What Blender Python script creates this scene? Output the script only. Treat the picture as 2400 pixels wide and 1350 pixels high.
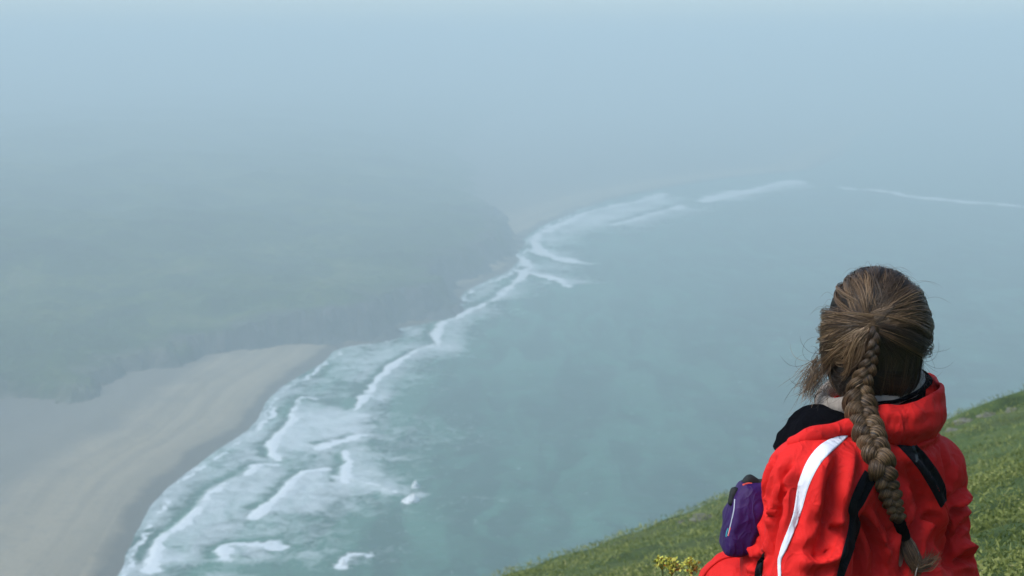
import bpy, bmesh, math, random
import numpy as np
from mathutils import Vector, Matrix
from mathutils.bvhtree import BVHTree

R = math.radians
rng = np.random.default_rng(7)
random.seed(7)
scene = bpy.context.scene
COL = scene.collection
for o in list(bpy.data.objects):
    bpy.data.objects.remove(o)

# ------------------------------------------------------------------ camera
H = 120.0                      # camera height above the sea
FPX = 3300.0                   # focal length in photograph pixels (2400 wide)
PITCH = math.atan((675 - 120) / FPX)
cam_d = bpy.data.cameras.new('camera')
cam = bpy.data.objects.new('camera', cam_d)
COL.objects.link(cam)
cam.location = (0, 0, H)
cam.rotation_euler = (math.pi / 2 - PITCH, 0, 0)
cam_d.sensor_width = 36
cam_d.lens = 36 * FPX / 2400
cam_d.clip_start = 0.05
cam_d.clip_end = 30000
cam_d.dof.use_dof = True
cam_d.dof.focus_distance = 2.62
cam_d.dof.aperture_fstop = 9.0
scene.camera = cam

# ------------------------------------------------------------------ sky and sun
SUN_EL, SUN_AZ = R(50), R(-112)       # azimuth from +Y, positive towards +X: from the left, a little behind
world = bpy.data.worlds.new('World')
scene.world = world
world.use_nodes = True
wn = world.node_tree
bg = wn.nodes['Background']
sky = wn.nodes.new('ShaderNodeTexSky')
sky.sky_type = 'NISHITA'
sky.sun_disc = False
sky.sun_elevation = SUN_EL
sky.sun_rotation = SUN_AZ
sky.air_density = 1.0
sky.dust_density = 1.0
sky.ozone_density = 2.0
wn.links.new(sky.outputs[0], bg.inputs['Color'])
bg.inputs['Strength'].default_value = 0.105
sun_d = bpy.data.lights.new('sun', 'SUN')
sun = bpy.data.objects.new('sun', sun_d)
COL.objects.link(sun)
sun_d.energy = 1.5
sun_d.angle = R(32)
sun_d.color = (1.0, 0.98, 0.94)
sd = Vector((math.sin(SUN_AZ) * math.cos(SUN_EL), math.cos(SUN_AZ) * math.cos(SUN_EL), math.sin(SUN_EL)))
sun.rotation_euler = sd.to_track_quat('Z', 'Y').to_euler()
sun.location = (0, 0, H + 60)

vs = scene.view_settings
vs.view_transform = 'Standard'
vs.look = 'None'
vs.gamma = 1.0
vs.use_curve_mapping = False
vs.exposure = 1.12
cy = scene.cycles
cy.use_denoising = True
cy.max_bounces = 6
cy.diffuse_bounces = 2
cy.glossy_bounces = 2
cy.transmission_bounces = 2
cy.volume_bounces = 1
cy.transparent_max_bounces = 6

# ------------------------------------------------------------------ helpers
CP, SP = math.cos(PITCH), math.sin(PITCH)
def ray(px, py):
    """direction of a photograph pixel, with unit component along the view axis"""
    a, b = (px - 1200) / FPX, (675 - py) / FPX
    return Vector((a, CP + b * SP, -SP + b * CP))
def P(px, py, d):
    return Vector((0, 0, H)) + ray(px, py) * d
def onsea(px, py, z=0.0):
    r = ray(px, py)
    t = (z - H) / r.z
    return (r.x * t, r.y * t)

def new_obj(name, me, parent=None, mat=None):
    o = bpy.data.objects.new(name, me)
    COL.objects.link(o)
    if parent is not None:
        o.parent = parent
    if mat is not None and me is not None:
        me.materials.append(mat)
    return o
def mesh_np(name, v, f, smooth=True):
    """f: an (n,k) array or a list of arrays"""
    me = bpy.data.meshes.new(name)
    v = np.asarray(v, dtype=np.float32)
    fl = f if isinstance(f, list) else [f]
    fl = [np.asarray(a, dtype=np.int32) for a in fl if len(a)]
    loops = np.concatenate([a.ravel() for a in fl])
    tot = np.concatenate([np.full(len(a), a.shape[1], np.int32) for a in fl])
    st = np.concatenate([[0], np.cumsum(tot)[:-1]]).astype(np.int32)
    me.vertices.add(len(v)); me.vertices.foreach_set('co', v.ravel())
    me.loops.add(len(loops)); me.loops.foreach_set('vertex_index', loops)
    me.polygons.add(len(tot)); me.polygons.foreach_set('loop_start', st); me.polygons.foreach_set('loop_total', tot)
    if smooth:
        me.polygons.foreach_set('use_smooth', np.ones(len(tot), bool))
    me.update(calc_edges=True)
    me.validate()
    return me
def fattr(me, name, arr):
    a = me.attributes.new(name, 'FLOAT', 'POINT')
    a.data.foreach_set('value', np.asarray(arr, dtype=np.float32).ravel())
def tag(o, label=None, cat=None, group=None, kind=None):
    if label: o['label'] = label
    if cat: o['category'] = cat
    if group: o['group'] = group
    if kind: o['kind'] = kind
    return o
def grid_faces(n, m, wrap=False):
    i = np.arange(n - 1)[:, None]; j = np.arange(m if wrap else m - 1)[None, :]
    j2 = (j + 1) % m
    return np.stack([i * m + j, i * m + j2, (i + 1) * m + j2, (i + 1) * m + j], -1).reshape(-1, 4)
def sstep(a, b, x):
    t = np.clip((x - a) / (b - a), 0, 1)
    return t * t * (3 - 2 * t)

# value noise
_perm = np.random.default_rng(3).random((256, 256)).astype(np.float32)
def vnoise2(x, y):
    xi = np.floor(x).astype(int); yi = np.floor(y).astype(int)
    fx = x - xi; fy = y - yi
    fx = fx * fx * (3 - 2 * fx); fy = fy * fy * (3 - 2 * fy)
    a = _perm[xi & 255, yi & 255]; b = _perm[(xi + 1) & 255, yi & 255]
    c = _perm[xi & 255, (yi + 1) & 255]; d = _perm[(xi + 1) & 255, (yi + 1) & 255]
    return (a * (1 - fx) + b * fx) * (1 - fy) + (c * (1 - fx) + d * fx) * fy
def fbm2(x, y, s, oc=4, g=0.5):
    v = 0; a = 1.0; n = 0
    for k in range(oc):
        v = v + a * vnoise2(x / s + 17.3 * k, y / s - 9.1 * k); n += a
        a *= g; s *= 0.5
    return v / n
_perm3 = np.random.default_rng(4).random((64, 64, 64)).astype(np.float32)
def vnoise3(p):
    i = np.floor(p).astype(int); f = p - i
    f = f * f * (3 - 2 * f)
    r = 0
    for dx in (0, 1):
        wx = f[:, 0] if dx else 1 - f[:, 0]
        for dy in (0, 1):
            wy = f[:, 1] if dy else 1 - f[:, 1]
            for dz in (0, 1):
                wz = f[:, 2] if dz else 1 - f[:, 2]
                r = r + wx * wy * wz * _perm3[(i[:, 0] + dx) & 63, (i[:, 1] + dy) & 63, (i[:, 2] + dz) & 63]
    return r
def polydist(X, Y, pts, closed=False):
    """distance to a polyline, side sign (+ = right of the direction of travel), and arc position 0..1"""
    pts = np.asarray(pts, float)
    if closed: pts = np.vstack([pts, pts[:1]])
    best = np.full(X.shape, 1e18); side = np.zeros(X.shape); arc = np.zeros(X.shape)
    L = np.concatenate([[0], np.cumsum(np.hypot(*np.diff(pts, axis=0).T))])
    for k in range(len(pts) - 1):
        ax, ay = pts[k]; bx, by = pts[k + 1]
        dx, dy = bx - ax, by - ay
        l2 = dx * dx + dy * dy + 1e-12
        t = np.clip(((X - ax) * dx + (Y - ay) * dy) / l2, 0, 1)
        qx, qy = X - ax - t * dx, Y - ay - t * dy
        d = qx * qx + qy * qy
        m = d < best
        best = np.where(m, d, best)
        side = np.where(m, np.sign(dy * (X - ax) - dx * (Y - ay)), side)
        arc = np.where(m, (L[k] + t * (L[k + 1] - L[k])) / L[-1], arc)
    return np.sqrt(best), side, arc
def inside(X, Y, pts):
    pts = np.asarray(pts, float)
    c = np.zeros(X.shape, bool)
    n = len(pts)
    for k in range(n):
        ax, ay = pts[k]; bx, by = pts[(k + 1) % n]
        if ay == by: continue
        m = ((ay > Y) != (by > Y)) & (X < (bx - ax) * (Y - ay) / (by - ay) + ax)
        c ^= m
    return c
def smooth_line(pts, n=6):
    """Catmull-Rom through the points (any dimension)"""
    p = [np.asarray(q, float) for q in pts]
    p = [2 * p[0] - p[1]] + p + [2 * p[-1] - p[-2]]
    out = []
    for k in range(1, len(p) - 2):
        for t in np.linspace(0, 1, n, endpoint=False):
            a, b, c, d = p[k - 1], p[k], p[k + 1], p[k + 2]
            out.append(0.5 * (2 * b + (c - a) * t + (2 * a - 5 * b + 4 * c - d) * t * t + (3 * b - a - 3 * c + d) * t ** 3))
    out.append(p[-2])
    return np.array(out)
def sea_line(pts, n=5):
    return smooth_line([onsea(*p) for p in pts], n)

# materials
def mat_new(name, base=(0.5, 0.5, 0.5), rough=0.7, spec=0.5):
    m = bpy.data.materials.new(name)
    m.use_nodes = True
    b = m.node_tree.nodes['Principled BSDF']
    b.inputs['Base Color'].default_value = (*base, 1)
    b.inputs['Roughness'].default_value = rough
    b.inputs['Specular IOR Level'].default_value = spec
    return m, m.node_tree, b
def nd(nt, t, **kw):
    n = nt.nodes.new(t)
    for k, v in kw.items():
        if k.startswith('i_'):
            n.inputs[k[2:].replace('_', ' ')].default_value = v
        else:
            setattr(n, k, v)
    return n
def noise(nt, vec, scale, detail=4, rough=0.55, dist=0.0):
    n = nd(nt, 'ShaderNodeTexNoise')
    n.inputs['Scale'].default_value = scale
    n.inputs['Detail'].default_value = detail
    n.inputs['Roughness'].default_value = rough
    n.inputs['Distortion'].default_value = dist
    if vec is not None: nt.links.new(vec, n.inputs['Vector'])
    return n.outputs['Fac']
def ramp(nt, fac, stops):
    n = nd(nt, 'ShaderNodeValToRGB')
    e = n.color_ramp.elements
    while len(e) < len(stops): e.new(0.5)
    for k, (p, c) in enumerate(stops):
        e[k].position = p
        e[k].color = (*c, 1) if len(c) == 3 else c
    nt.links.new(fac, n.inputs[0])
    return n.outputs[0]
def math_n(nt, op, a, b=None, clamp=False):
    n = nd(nt, 'ShaderNodeMath', operation=op, use_clamp=clamp)
    for k, q in enumerate((a, b)):
        if q is None: continue
        if isinstance(q, (int, float)): n.inputs[k].default_value = q
        else: nt.links.new(q, n.inputs[k])
    return n.outputs[0]
def mix(nt, fac, a, b, mode='MIX'):
    n = nd(nt, 'ShaderNodeMix', data_type='RGBA', blend_type=mode)
    for k, q in ((0, fac), (6, a), (7, b)):
        if isinstance(q, (int, float)): n.inputs[k].default_value = q
        elif isinstance(q, tuple): n.inputs[k].default_value = (*q, 1)
        else: nt.links.new(q, n.inputs[k])
    return n.outputs[2]
def attr(nt, name):
    n = nd(nt, 'ShaderNodeAttribute', attribute_name=name)
    return n.outputs['Fac']
def geo_pos(nt, scale=(1, 1, 1), rot=(0, 0, 0)):
    g = nd(nt, 'ShaderNodeNewGeometry')
    m = nd(nt, 'ShaderNodeMapping')
    m.inputs['Scale'].default_value = scale
    m.inputs['Rotation'].default_value = rot
    nt.links.new(g.outputs['Position'], m.inputs['Vector'])
    return m.outputs[0]
def bump(nt, bsdf, h, strength=0.5, dist=0.01):
    n = nd(nt, 'ShaderNodeBump')
    n.inputs['Strength'].default_value = strength
    n.inputs['Distance'].default_value = dist
    nt.links.new(h, n.inputs['Height'])
    nt.links.new(n.outputs[0], bsdf.inputs['Normal'])

# ================================================================== the coast
# shoreline (edge of the water), from the foot of the camera's hill to the far bay, in metres
SHORE = np.vstack([
    [(-140, 60), (-120, 200)],
    sea_line([(200, 1460), (262, 1350), (300, 1285), (335, 1225), (395, 1138), (455, 1092), (540, 1040), (600, 985), (640, 925), (725, 868), (800, 815),
              (905, 798), (935, 772), (1058, 742), (1085, 685), (1195, 632), (1218, 590), (1235, 555), (1290, 520), (1400, 478), (1520, 448), (1700, 418), (1900, 398)]),
    [(900, 3200), (2500, 4200), (6000, 5200)]])
# foot of the vegetation on the headland
VEG = np.vstack([
    [(-520, 420)],
    sea_line([(-420, 1000), (-150, 985), (0, 972), (150, 976), (250, 962), (330, 928), (385, 885), (480, 850), (600, 828), (700, 818), (800, 806),
              (905, 792), (935, 766), (1052, 738), (1078, 682), (1188, 628), (1205, 585), (1196, 545), (1165, 505), (1140, 470), (1135, 440), (1120, 415)]),
    [(-60, 1700), (-40, 2300), (100, 3200), (900, 4300), (900, 7000), (-6000, 7000), (-6000, 420)]])

def polar(rs, az):
    A, D = np.meshgrid(az, rs)
    return D * np.sin(A), D * np.cos(A)
def az_steps(lo, hi, nf, out, nc):
    return np.concatenate([np.linspace(-out, lo, nc, endpoint=False), np.linspace(lo, hi, nf), np.linspace(hi, out, nc + 1)[1:]])
def r_steps(n, r0, r1):
    return 1.0 / np.linspace(1 / r0, 1 / r1, n)

# ---- sea
az = az_steps(R(-20), R(22), 640, R(88), 40)
rs = np.concatenate([np.linspace(40, 250, 12, endpoint=False), r_steps(560, 250, 1900), np.geomspace(1950, 9000, 30)])
X, Y = polar(rs, az)
sd_shore, side_shore, _ = polydist(X, Y, SHORE)
to_sea = sd_shore * side_shore                # positive on the water
wx = X + 14 * (fbm2(X, Y, 60, 3) - 0.5); wy = Y + 20 * (fbm2(X + 400, Y, 60, 3) - 0.5)
wx += 3 * (fbm2(X, Y + 90, 9, 3) - 0.5); wy += 6 * (fbm2(X + 40, Y + 70, 9, 3) - 0.5)
face = np.zeros(X.shape); foam = np.zeros(X.shape); crest = np.zeros(X.shape); lift = np.zeros(X.shape)
streak = np.clip((fbm2(wx * 0.8, wy, 24, 5, 0.62) - 0.5) * 2.1 + 0.5, 0, 1)      # torn sheets of foam
lace = np.clip((fbm2(wx, wy, 9, 4, 0.6) - 0.5) * 1.7 + 0.5, 0, 1)
def breaker(pts, w=2.2, tail=18, amp=1.0, tamp=0.65, h=0.7, dirn=1):
    """a breaking crest: sharp towards the shore (left of travel), foam trailing seaward (right of travel)"""
    global foam, crest, lift, face
    L = sea_line(pts)
    d, s, a = polydist(wx, wy, L)
    s = s * dirn
    ends = sstep(-0.01, 0.08, a) * (1 - sstep(0.9, 1.01, a))
    wv = w * (0.55 + 0.9 * vnoise2(a * 23 + w * 7, a * 0 + tail)) 
    c = np.exp(-(d / wv) ** 2) * amp
    t = np.where(s > 0, np.exp(-d / tail), np.exp(-(d / (w * 0.8)) ** 2)) * tamp * ends
    t = t * (0.35 + 1.1 * streak)
    crest = np.maximum(crest, c * (0.35 + 1.0 * lace))
    foam = np.maximum(foam, t)
    if h > 0.45: face = np.maximum(face, np.where(s < 0, np.exp(-((d - 1.6 * w) / (1.3 * w)) ** 2), 0) * ends)
    lift = np.maximum(lift, h * np.where(s > 0, np.exp(-(d / 7) ** 2), np.exp(-(d / 2.0) ** 2)) * ends)
def patch(pts, amp=0.5, soft=8):
    """an area of thin foam"""
    global foam
    L = np.array([onsea(*p) for p in pts])
    d, s, a = polydist(wx, wy, L, True)
    ins = inside(wx, wy, L)
    sdn = np.where(ins, d, -d)
    foam = np.maximum(foam, 0.82 * amp * sstep(-soft * 0.5, soft, sdn) * (0.3 + 1.15 * streak))
# the surf, nearest first
breaker([(350, 1345), (354, 1318), (358, 1290), (368, 1258), (410, 1225), (450, 1180), (490, 1155), (545, 1122), (590, 1096), (630, 1087)], 2.6, 26, 1.1, .85, 1.1)
patch([(268, 1350), (275, 1310), (300, 1275), (330, 1235), (362, 1195), (372, 1210), (360, 1260), (352, 1320), (345, 1350)], 1.0, 3)
patch([(330, 1230), (395, 1142), (450, 1095), (470, 1100), (440, 1160), (380, 1230)], .62, 4)
patch([(450, 1094), (540, 1042), (600, 985), (625, 985), (600, 1030), (500, 1090)], .45, 4)
breaker([(262, 1335), (300, 1276), (335, 1225), (395, 1140), (455, 1094), (545, 1041), (605, 985), (645, 925)], 1.0, 3, .5, .3, .1)
breaker([(572, 1212), (600, 1192), (625, 1174), (648, 1152), (672, 1130), (702, 1112), (740, 1104)], 2.4, 22, 1.05, .85, 1.1)
patch([(600, 1098), (690, 1105), (650, 1150), (580, 1205), (470, 1215), (400, 1235), (470, 1172), (540, 1125)], .72, 8)
patch([(700, 1112), (800, 1125), (880, 1140), (960, 1168), (900, 1178), (800, 1165), (700, 1160), (640, 1172)], .8, 8)
breaker([(735, 1118), (790, 1130), (860, 1142), (945, 1168)], 1.8, 7, .65, .5, .4, -1)
breaker([(789, 1138), (789, 1110), (796, 1085), (796, 1058)], 1.7, 16, .95, .65, .7)
patch([(796, 1060), (850, 1068), (870, 1088), (800, 1130), (790, 1130)], .6, 5)
breaker([(633, 1076), (638, 1052), (650, 1030), (662, 1003), (680, 980), (700, 945), (712, 932), (745, 930)], 2.0, 26, .95, .8, .9)
patch([(668, 1000), (702, 940), (770, 930), (850, 960), (830, 1010), (760, 1040), (650, 1055)], .85, 9)
breaker([(758, 1044), (775, 1038), (805, 1035), (830, 1028), (852, 1023)], 2.4, 8, 1.0, .6, .5)
breaker([(826, 958), (846, 935), (868, 915), (885, 902), (915, 880), (950, 850), (968, 838), (1005, 818)], 2.2, 12, 1.05, .8, .9)
patch([(830, 952), (880, 902), (930, 905), (905, 950)], 1.25, 5)
patch([(760, 850), (860, 820), (960, 815), (1000, 820), (950, 850), (890, 895), (830, 940), (740, 925), (720, 890)], .6, 12)
patch([(905, 808), (935, 775), (1050, 748), (1090, 770), (1085, 830), (1000, 828), (950, 815)], .85, 10)
breaker([(1018, 826), (1020, 800), (1030, 775), (1048, 758), (1078, 744), (1092, 732), (1112, 722), (1152, 705), (1185, 678), (1215, 655), (1232, 638), (1238, 612), (1222, 596)], 2.6, 12, 1.0, .6, .6)
patch([(1085, 742), (1078, 690), (1190, 640), (1228, 625), (1215, 660), (1150, 712), (1110, 752)], .75, 8)
breaker([(1222, 632), (1262, 645), (1300, 655), (1325, 672)], 3.0, 14, 1.1, .8, .5, -1)
patch([(1232, 628), (1300, 640), (1322, 668), (1260, 668)], 1.0, 8)
breaker([(1300, 532), (1268, 552), (1266, 575), (1290, 595), (1330, 606), (1385, 614)], 4.5, 10, 1.15, .7, .5, -1)
patch([(1262, 560), (1300, 528), (1330, 545), (1340, 600), (1290, 598)], .85, 12)
breaker([(1275, 548), (1305, 532), (1360, 508), (1450, 482), (1560, 455)], 5, 35, 1.0, .8, .5)
breaker([(1440, 528), (1480, 520), (1530, 502), (1590, 482)], 5, 18, 1.0, .8, .5)
patch([(1280, 545), (1330, 512), (1440, 482), (1560, 455), (1595, 480), (1520, 512), (1430, 532), (1330, 552)], 1.0, 20)
breaker([(1655, 468), (1700, 460), (1750, 448), (1800, 438), (1860, 427)], 12, 25, 1.1, .9, .5)
patch([(1660, 470), (1740, 450), (1850, 428), (1830, 440), (1740, 468)], 1.1, 25)
breaker([(1980, 440), (2060, 448), (2140, 460), (2260, 472), (2420, 488)], 7, 12, .9, .5, .5, -1)
breaker([(529, 1318), (531, 1296), (536, 1281), (570, 1279), (610, 1279), (655, 1284)], 2.0, 14, 1.0, .8, .7)
patch([(532, 1280), (650, 1282), (780, 1290), (900, 1296), (880, 1318), (760, 1322), (640, 1316), (532, 1318)], .8, 7)
patch([(352, 1302), (420, 1296), (500, 1310), (528, 1318), (480, 1332), (380, 1335)], .75, 6)
patch([(430, 1375), (480, 1345), (560, 1340), (640, 1348), (660, 1380)], .8, 7)
breaker([(797, 1328), (800, 1316), (812, 1308), (848, 1308)], 1.9, 10, 1.1, .8, .6)
patch([(800, 1310), (880, 1304), (930, 1312), (870, 1325), (805, 1326)], .7, 5)
patch([(925, 1180), (965, 1150), (1000, 1170), (985, 1185)], .7, 4)
patch([(262, 1350), (330, 1235), (400, 1138), (540, 1042), (605, 985), (645, 925), (725, 868), (800, 815), (905, 798), (1058, 742), (1085, 685), (1195, 632), (1235, 640),
       (1215, 668), (1120, 750), (1090, 832), (990, 845), (930, 900), (915, 960), (880, 1040), (890, 1095), (975, 1172), (820, 1182), (690, 1180), (600, 1215), (430, 1245), (372, 1290), (365, 1350)], .85, 10)
near = (Y < 1100)
foam = np.maximum(foam, near * 0.62 * np.exp(-np.maximum(to_sea - 3, 0) / 11) * (0.25 + 1.1 * streak))
crest = np.maximum(crest, near * 0.75 * np.exp(-((to_sea - 2.5 - 5 * (lace - .5)) / 1.3) ** 2) * (0.3 + 0.9 * lace))
patch([(365, 1290), (480, 1285), (700, 1272), (960, 1290), (900, 1340), (700, 1350), (360, 1350)], .6, 10)
patch([(1230, 640), (1222, 590), (1270, 535), (1420, 480), (1580, 450), (1600, 478), (1500, 520), (1390, 560), (1395, 615), (1330, 668)], .5, 20)
patch([(960, 1170), (1080, 1165), (1250, 1150), (1180, 1190), (1010, 1190)], .22, 10)
foam = foam * (1 - 0.8 * face)
# swell
dirx, diry = 0.93, -0.36
swell = 0.55 * np.sin((X * dirx + Y * diry + 22 * fbm2(X, Y, 120, 2)) / 7.5) * (0.3 + fbm2(X + 77, Y, 90, 2))
chop = 0.8 * (fbm2(X, Y, 14, 3) - 0.5) + 0.25 * (fbm2(X * 1.0, Y, 4, 2) - 0.5)
deep = sstep(0, 60, to_sea)
Z = (swell * 0.8 + chop) * deep + lift * 0.8 + 0.04
Z[X ** 2 + Y ** 2 > 1800 ** 2] = 0.0
V = np.stack([X, Y, Z], -1).reshape(-1, 3)
me = mesh_np('sea', V, grid_faces(*X.shape)[:, ::-1])
fattr(me, 'foam', foam); fattr(me, 'crest', crest)
fattr(me, 'shallow', np.clip(1 - to_sea / 150, 0, 1))
m_sea, nt, b = mat_new('sea_water', (0.05, 0.15, 0.14), 0.3, 0.32)
b.inputs['IOR'].default_value = 1.33
pos = geo_pos(nt)
pos_s = geo_pos(nt, (0.35, 1.5, 1))
n_fine = noise(nt, pos, 0.20, 6, 0.72, 0.8)
n_mid = noise(nt, pos, 0.08, 4, 0.6, 0.5)
n_big = noise(nt, pos, 0.012, 4, 0.6, 1.2)
water = ramp(nt, n_big, [(0.40, (0.006, 0.045, 0.026)), (0.60, (0.036, 0.135, 0.082))])
water = mix(nt, math_n(nt, 'MULTIPLY', attr(nt, 'shallow'), 0.8), water, (0.070, 0.225, 0.145))
water = mix(nt, ramp(nt, n_mid, [(0.42, (0, 0, 0)), (0.66, (0.7, 0.7, 0.7))]), water, (0.05, 0.17, 0.11))
n_sw = noise(nt, geo_pos(nt, (0.07, 0.016, 1), (0, 0, R(-21))), 1.0, 4, 0.6, 0.8)
water = mix(nt, ramp(nt, n_sw, [(0.42, (0.65, 0.65, 0.65)), (0.58, (0, 0, 0))]), water, (0.004, 0.040, 0.026))
f1 = math_n(nt, 'ADD', attr(nt, 'foam'), math_n(nt, 'MULTIPLY', math_n(nt, 'SUBTRACT', n_fine, 0.53), 1.9))
f1 = math_n(nt, 'MULTIPLY', ramp(nt, f1, [(0.08, (0, 0, 0)), (0.40, (0.44, 0.44, 0.44)), (0.92, (0.80, 0.80, 0.80))]), ramp(nt, attr(nt, 'foam'), [(0.04, (0, 0, 0)), (0.3, (1, 1, 1))]))
f2 = math_n(nt, 'ADD', attr(nt, 'crest'), math_n(nt, 'MULTIPLY', math_n(nt, 'SUBTRACT', noise(nt, pos, 0.33, 5, 0.7), 0.5), 1.5))
f2 = ramp(nt, f2, [(0.22, (0, 0, 0)), (0.60, (1, 1, 1))])
fo = math_n(nt, 'MAXIMUM', f1, f2)
nt.links.new(mix(nt, fo, water, (0.80, 0.84, 0.84)), b.inputs['Base Color'])
nt.links.new(math_n(nt, 'ADD', math_n(nt, 'MULTIPLY', fo, 0.6), 0.25), b.inputs['Roughness'])
bump(nt, b, noise(nt, pos, 0.25, 6, 0.7, 0.3), 0.8, 0.8)
sea = new_obj('sea', me, None, m_sea)
tag(sea, 'grey green sea with lines of white surf running along the shore', None, None, 'structure')

# splashes: white water thrown up by a rock awash
m_foam, nt, b = mat_new('white_water', (0.82, 0.85, 0.85), 0.85)
bump(nt, b, noise(nt, geo_pos(nt), 2.5, 4, 0.6), 0.6, 0.3)
def splash(px, py, r, hh, seed):
    g = np.random.default_rng(seed)
    x, y = onsea(px, py)
    n, m = 14, 22
    th = np.linspace(0, 2 * np.pi, m, endpoint=False)[None]; t = np.linspace(0, 1, n)[:, None]
    jt = g.random((n, m)) * 0.35
    rr = (1 - jt) * r * (1 - t ** 1.6) ** 0.9 * (0.75 + 0.5 * vnoise2(np.cos(th) * 2 + seed + t * 3, np.sin(th) * 2 + t * 4))
    zz = hh * t * (1 + jt) * (0.7 + 0.4 * vnoise2(np.cos(th) * 3 + seed, np.sin(th) * 3 + t))
    v = np.stack([x + rr * np.cos(th) + 0.25 * r * t, y + rr * np.sin(th) * 0.8, zz - 0.35 + 0 * th], -1).reshape(-1, 3)
    o = new_obj('splash', mesh_np('splash', v, grid_faces(n, m, True)), sea, m_foam)
    return o
splash(962, 1176, 3.0, 2.3, 1)
splash(972, 1142, 1.5, 2.0, 2)
splash(803, 1326, 1.8, 1.5, 3)

# ---- beach (one sheet that dips under the water)
az = az_steps(R(-22), R(12), 330, R(80), 24)
rs = np.concatenate([np.linspace(60, 250, 10, endpoint=False), r_steps(300, 250, 2600), np.geomspace(2700, 6500, 10)])
X, Y = polar(rs, az)
d, s, a = polydist(X, Y, SHORE)
land = -d * s + 5 * (fbm2(X, Y, 30, 3) - 0.5)
dv, sv, _ = polydist(X, Y, VEG)
cusp = fbm2(X, Y, 18, 4)
Z = np.where(land > 0, 2.6 * (1 - np.exp(-land / 22)) + 0.012 * land, land * 0.06)
Z = np.minimum(Z, 5.0) + (cusp - 0.5) * 0.9 * sstep(6, 30, land)
berm = np.exp(-((land - 34 - 12 * (fbm2(X, Y, 70, 2) - .5)) / 7) ** 2)
Z = Z + 0.8 * berm
Z = np.maximum(Z, -6)
V = np.stack([X, Y, Z], -1).reshape(-1, 3)
me = mesh_np('beach', V, grid_faces(*X.shape)[:, ::-1])
fattr(me, 'inland', land); fattr(me, 'berm', berm); fattr(me, 'along', a * 30)
m_sand, nt, b = mat_new('beach_sand', (0.4, 0.34, 0.28), 0.9, 0.2)
pos = geo_pos(nt); pos_r = geo_pos(nt, (1.3, 0.35, 1), (0, 0, R(-32)))
inl = attr(nt, 'inland')
cmb = nd(nt, 'ShaderNodeCombineXYZ')
nt.links.new(math_n(nt, 'MULTIPLY', inl, 0.16), cmb.inputs[0]); nt.links.new(attr(nt, 'along'), cmb.inputs[1])
tide = noise(nt, cmb.outputs[0], 1.0, 5, 0.62, 0.7)              # tide lines run with the shore
patchy = noise(nt, pos, 0.045, 5, 0.6, 0.5)
far_in = math_n(nt, 'ADD', math_n(nt, 'DIVIDE', inl, 140.0), math_n(nt, 'MULTIPLY', math_n(nt, 'SUBTRACT', patchy, 0.5), 0.30))
sandc = ramp(nt, far_in, [(0.05, (0.34, 0.270, 0.175)), (0.18, (0.38, 0.305, 0.200)), (0.32, (0.205, 0.180, 0.138)), (0.7, (0.135, 0.125, 0.105))])
sandc = mix(nt, ramp(nt, tide, [(0.40, (0.38, 0.38, 0.38)), (0.60, (0, 0, 0))]), sandc, (0.15, 0.125, 0.092))
sandc = mix(nt, ramp(nt, noise(nt, pos, 0.35, 5, 0.7), [(0.52, (0, 0, 0)), (0.7, (0.4, 0.4, 0.4))]), sandc, (0.15, 0.135, 0.115))
wet = math_n(nt, 'ADD', math_n(nt, 'DIVIDE', inl, 15.0), math_n(nt, 'MULTIPLY', math_n(nt, 'SUBTRACT', noise(nt, pos, 0.04, 4), 0.5), 0.9))
wetf = ramp(nt, wet, [(0.30, (1, 1, 1)), (0.50, (0, 0, 0))])
sandc = mix(nt, wetf, sandc, (0.12, 0.090, 0.060))
nt.links.new(sandc, b.inputs['Base Color'])
nt.links.new(math_n(nt, 'SUBTRACT', 0.92, math_n(nt, 'MULTIPLY', wetf, 0.35)), b.inputs['Roughness'])
bump(nt, b, noise(nt, pos, 0.4, 5, 0.6), 0.5, 0.5)
beach = new_obj('beach', me, None, m_sand)
tag(beach, 'grey sand beach with a darker wet strip along the water', None, None, 'structure')

# ---- headland: scrub covered land behind the beach, rising into the fog
az = az_steps(R(-24), R(10), 420, R(70), 20)
rs = np.concatenate([np.linspace(330, 420, 6, endpoint=False), r_steps(430, 420, 3200), np.geomspace(3300, 6500, 24)])
X, Y = polar(rs, az)
d, s, a = polydist(X, Y, VEG)
ins = inside(X, Y, VEG)
jag = 34 * (fbm2(X, Y, 22, 5, 0.68) - 0.5) + 24 * (fbm2(X + 300, Y, 90, 3) - 0.5)
dd = np.where(ins, d, -d) + jag
dp = np.maximum(dd, 0)
coastd, cs, _ = polydist(X, Y, SHORE)
nearwater = np.exp(-(np.maximum(coastd, 0) / 55) ** 2)
cliff = 11 * sstep(0, 12, dd) * (0.25 + 0.75 * nearwater)
base = 34 * (1 - np.exp(-dp / 170)) + 110 * sstep(600, 3200, dp)
rug = (fbm2(X, Y, 150, 5, 0.55) - 0.5) * 24 * sstep(10, 160, dd) + (fbm2(X + 50, Y + 9, 34, 4, 0.6) - 0.5) * 11 * sstep(0, 40, dd)
Z = np.where(dd > 0, 1.2 + cliff + base + rug, -0.35 * np.abs(dd) + 1.2)
Z = np.maximum(Z, -7)
Z = np.minimum(Z, 158)
V = np.stack([X, Y, Z], -1).reshape(-1, 3)
me = mesh_np('headland', V, grid_faces(*X.shape)[:, ::-1])
fattr(me, 'inland', dd); fattr(me, 'rocky', nearwater)
m_head, nt, b = mat_new('headland_scrub', (0.05, 0.08, 0.04), 0.95, 0.1)
pos = geo_pos(nt)
c = ramp(nt, noise(nt, pos, 0.02, 6, 0.65, 0.6), [(0.34, (0.014, 0.030, 0.008)), (0.5, (0.040, 0.080, 0.016)), (0.62, (0.10, 0.135, 0.030)), (0.74, (0.18, 0.165, 0.075))])
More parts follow.
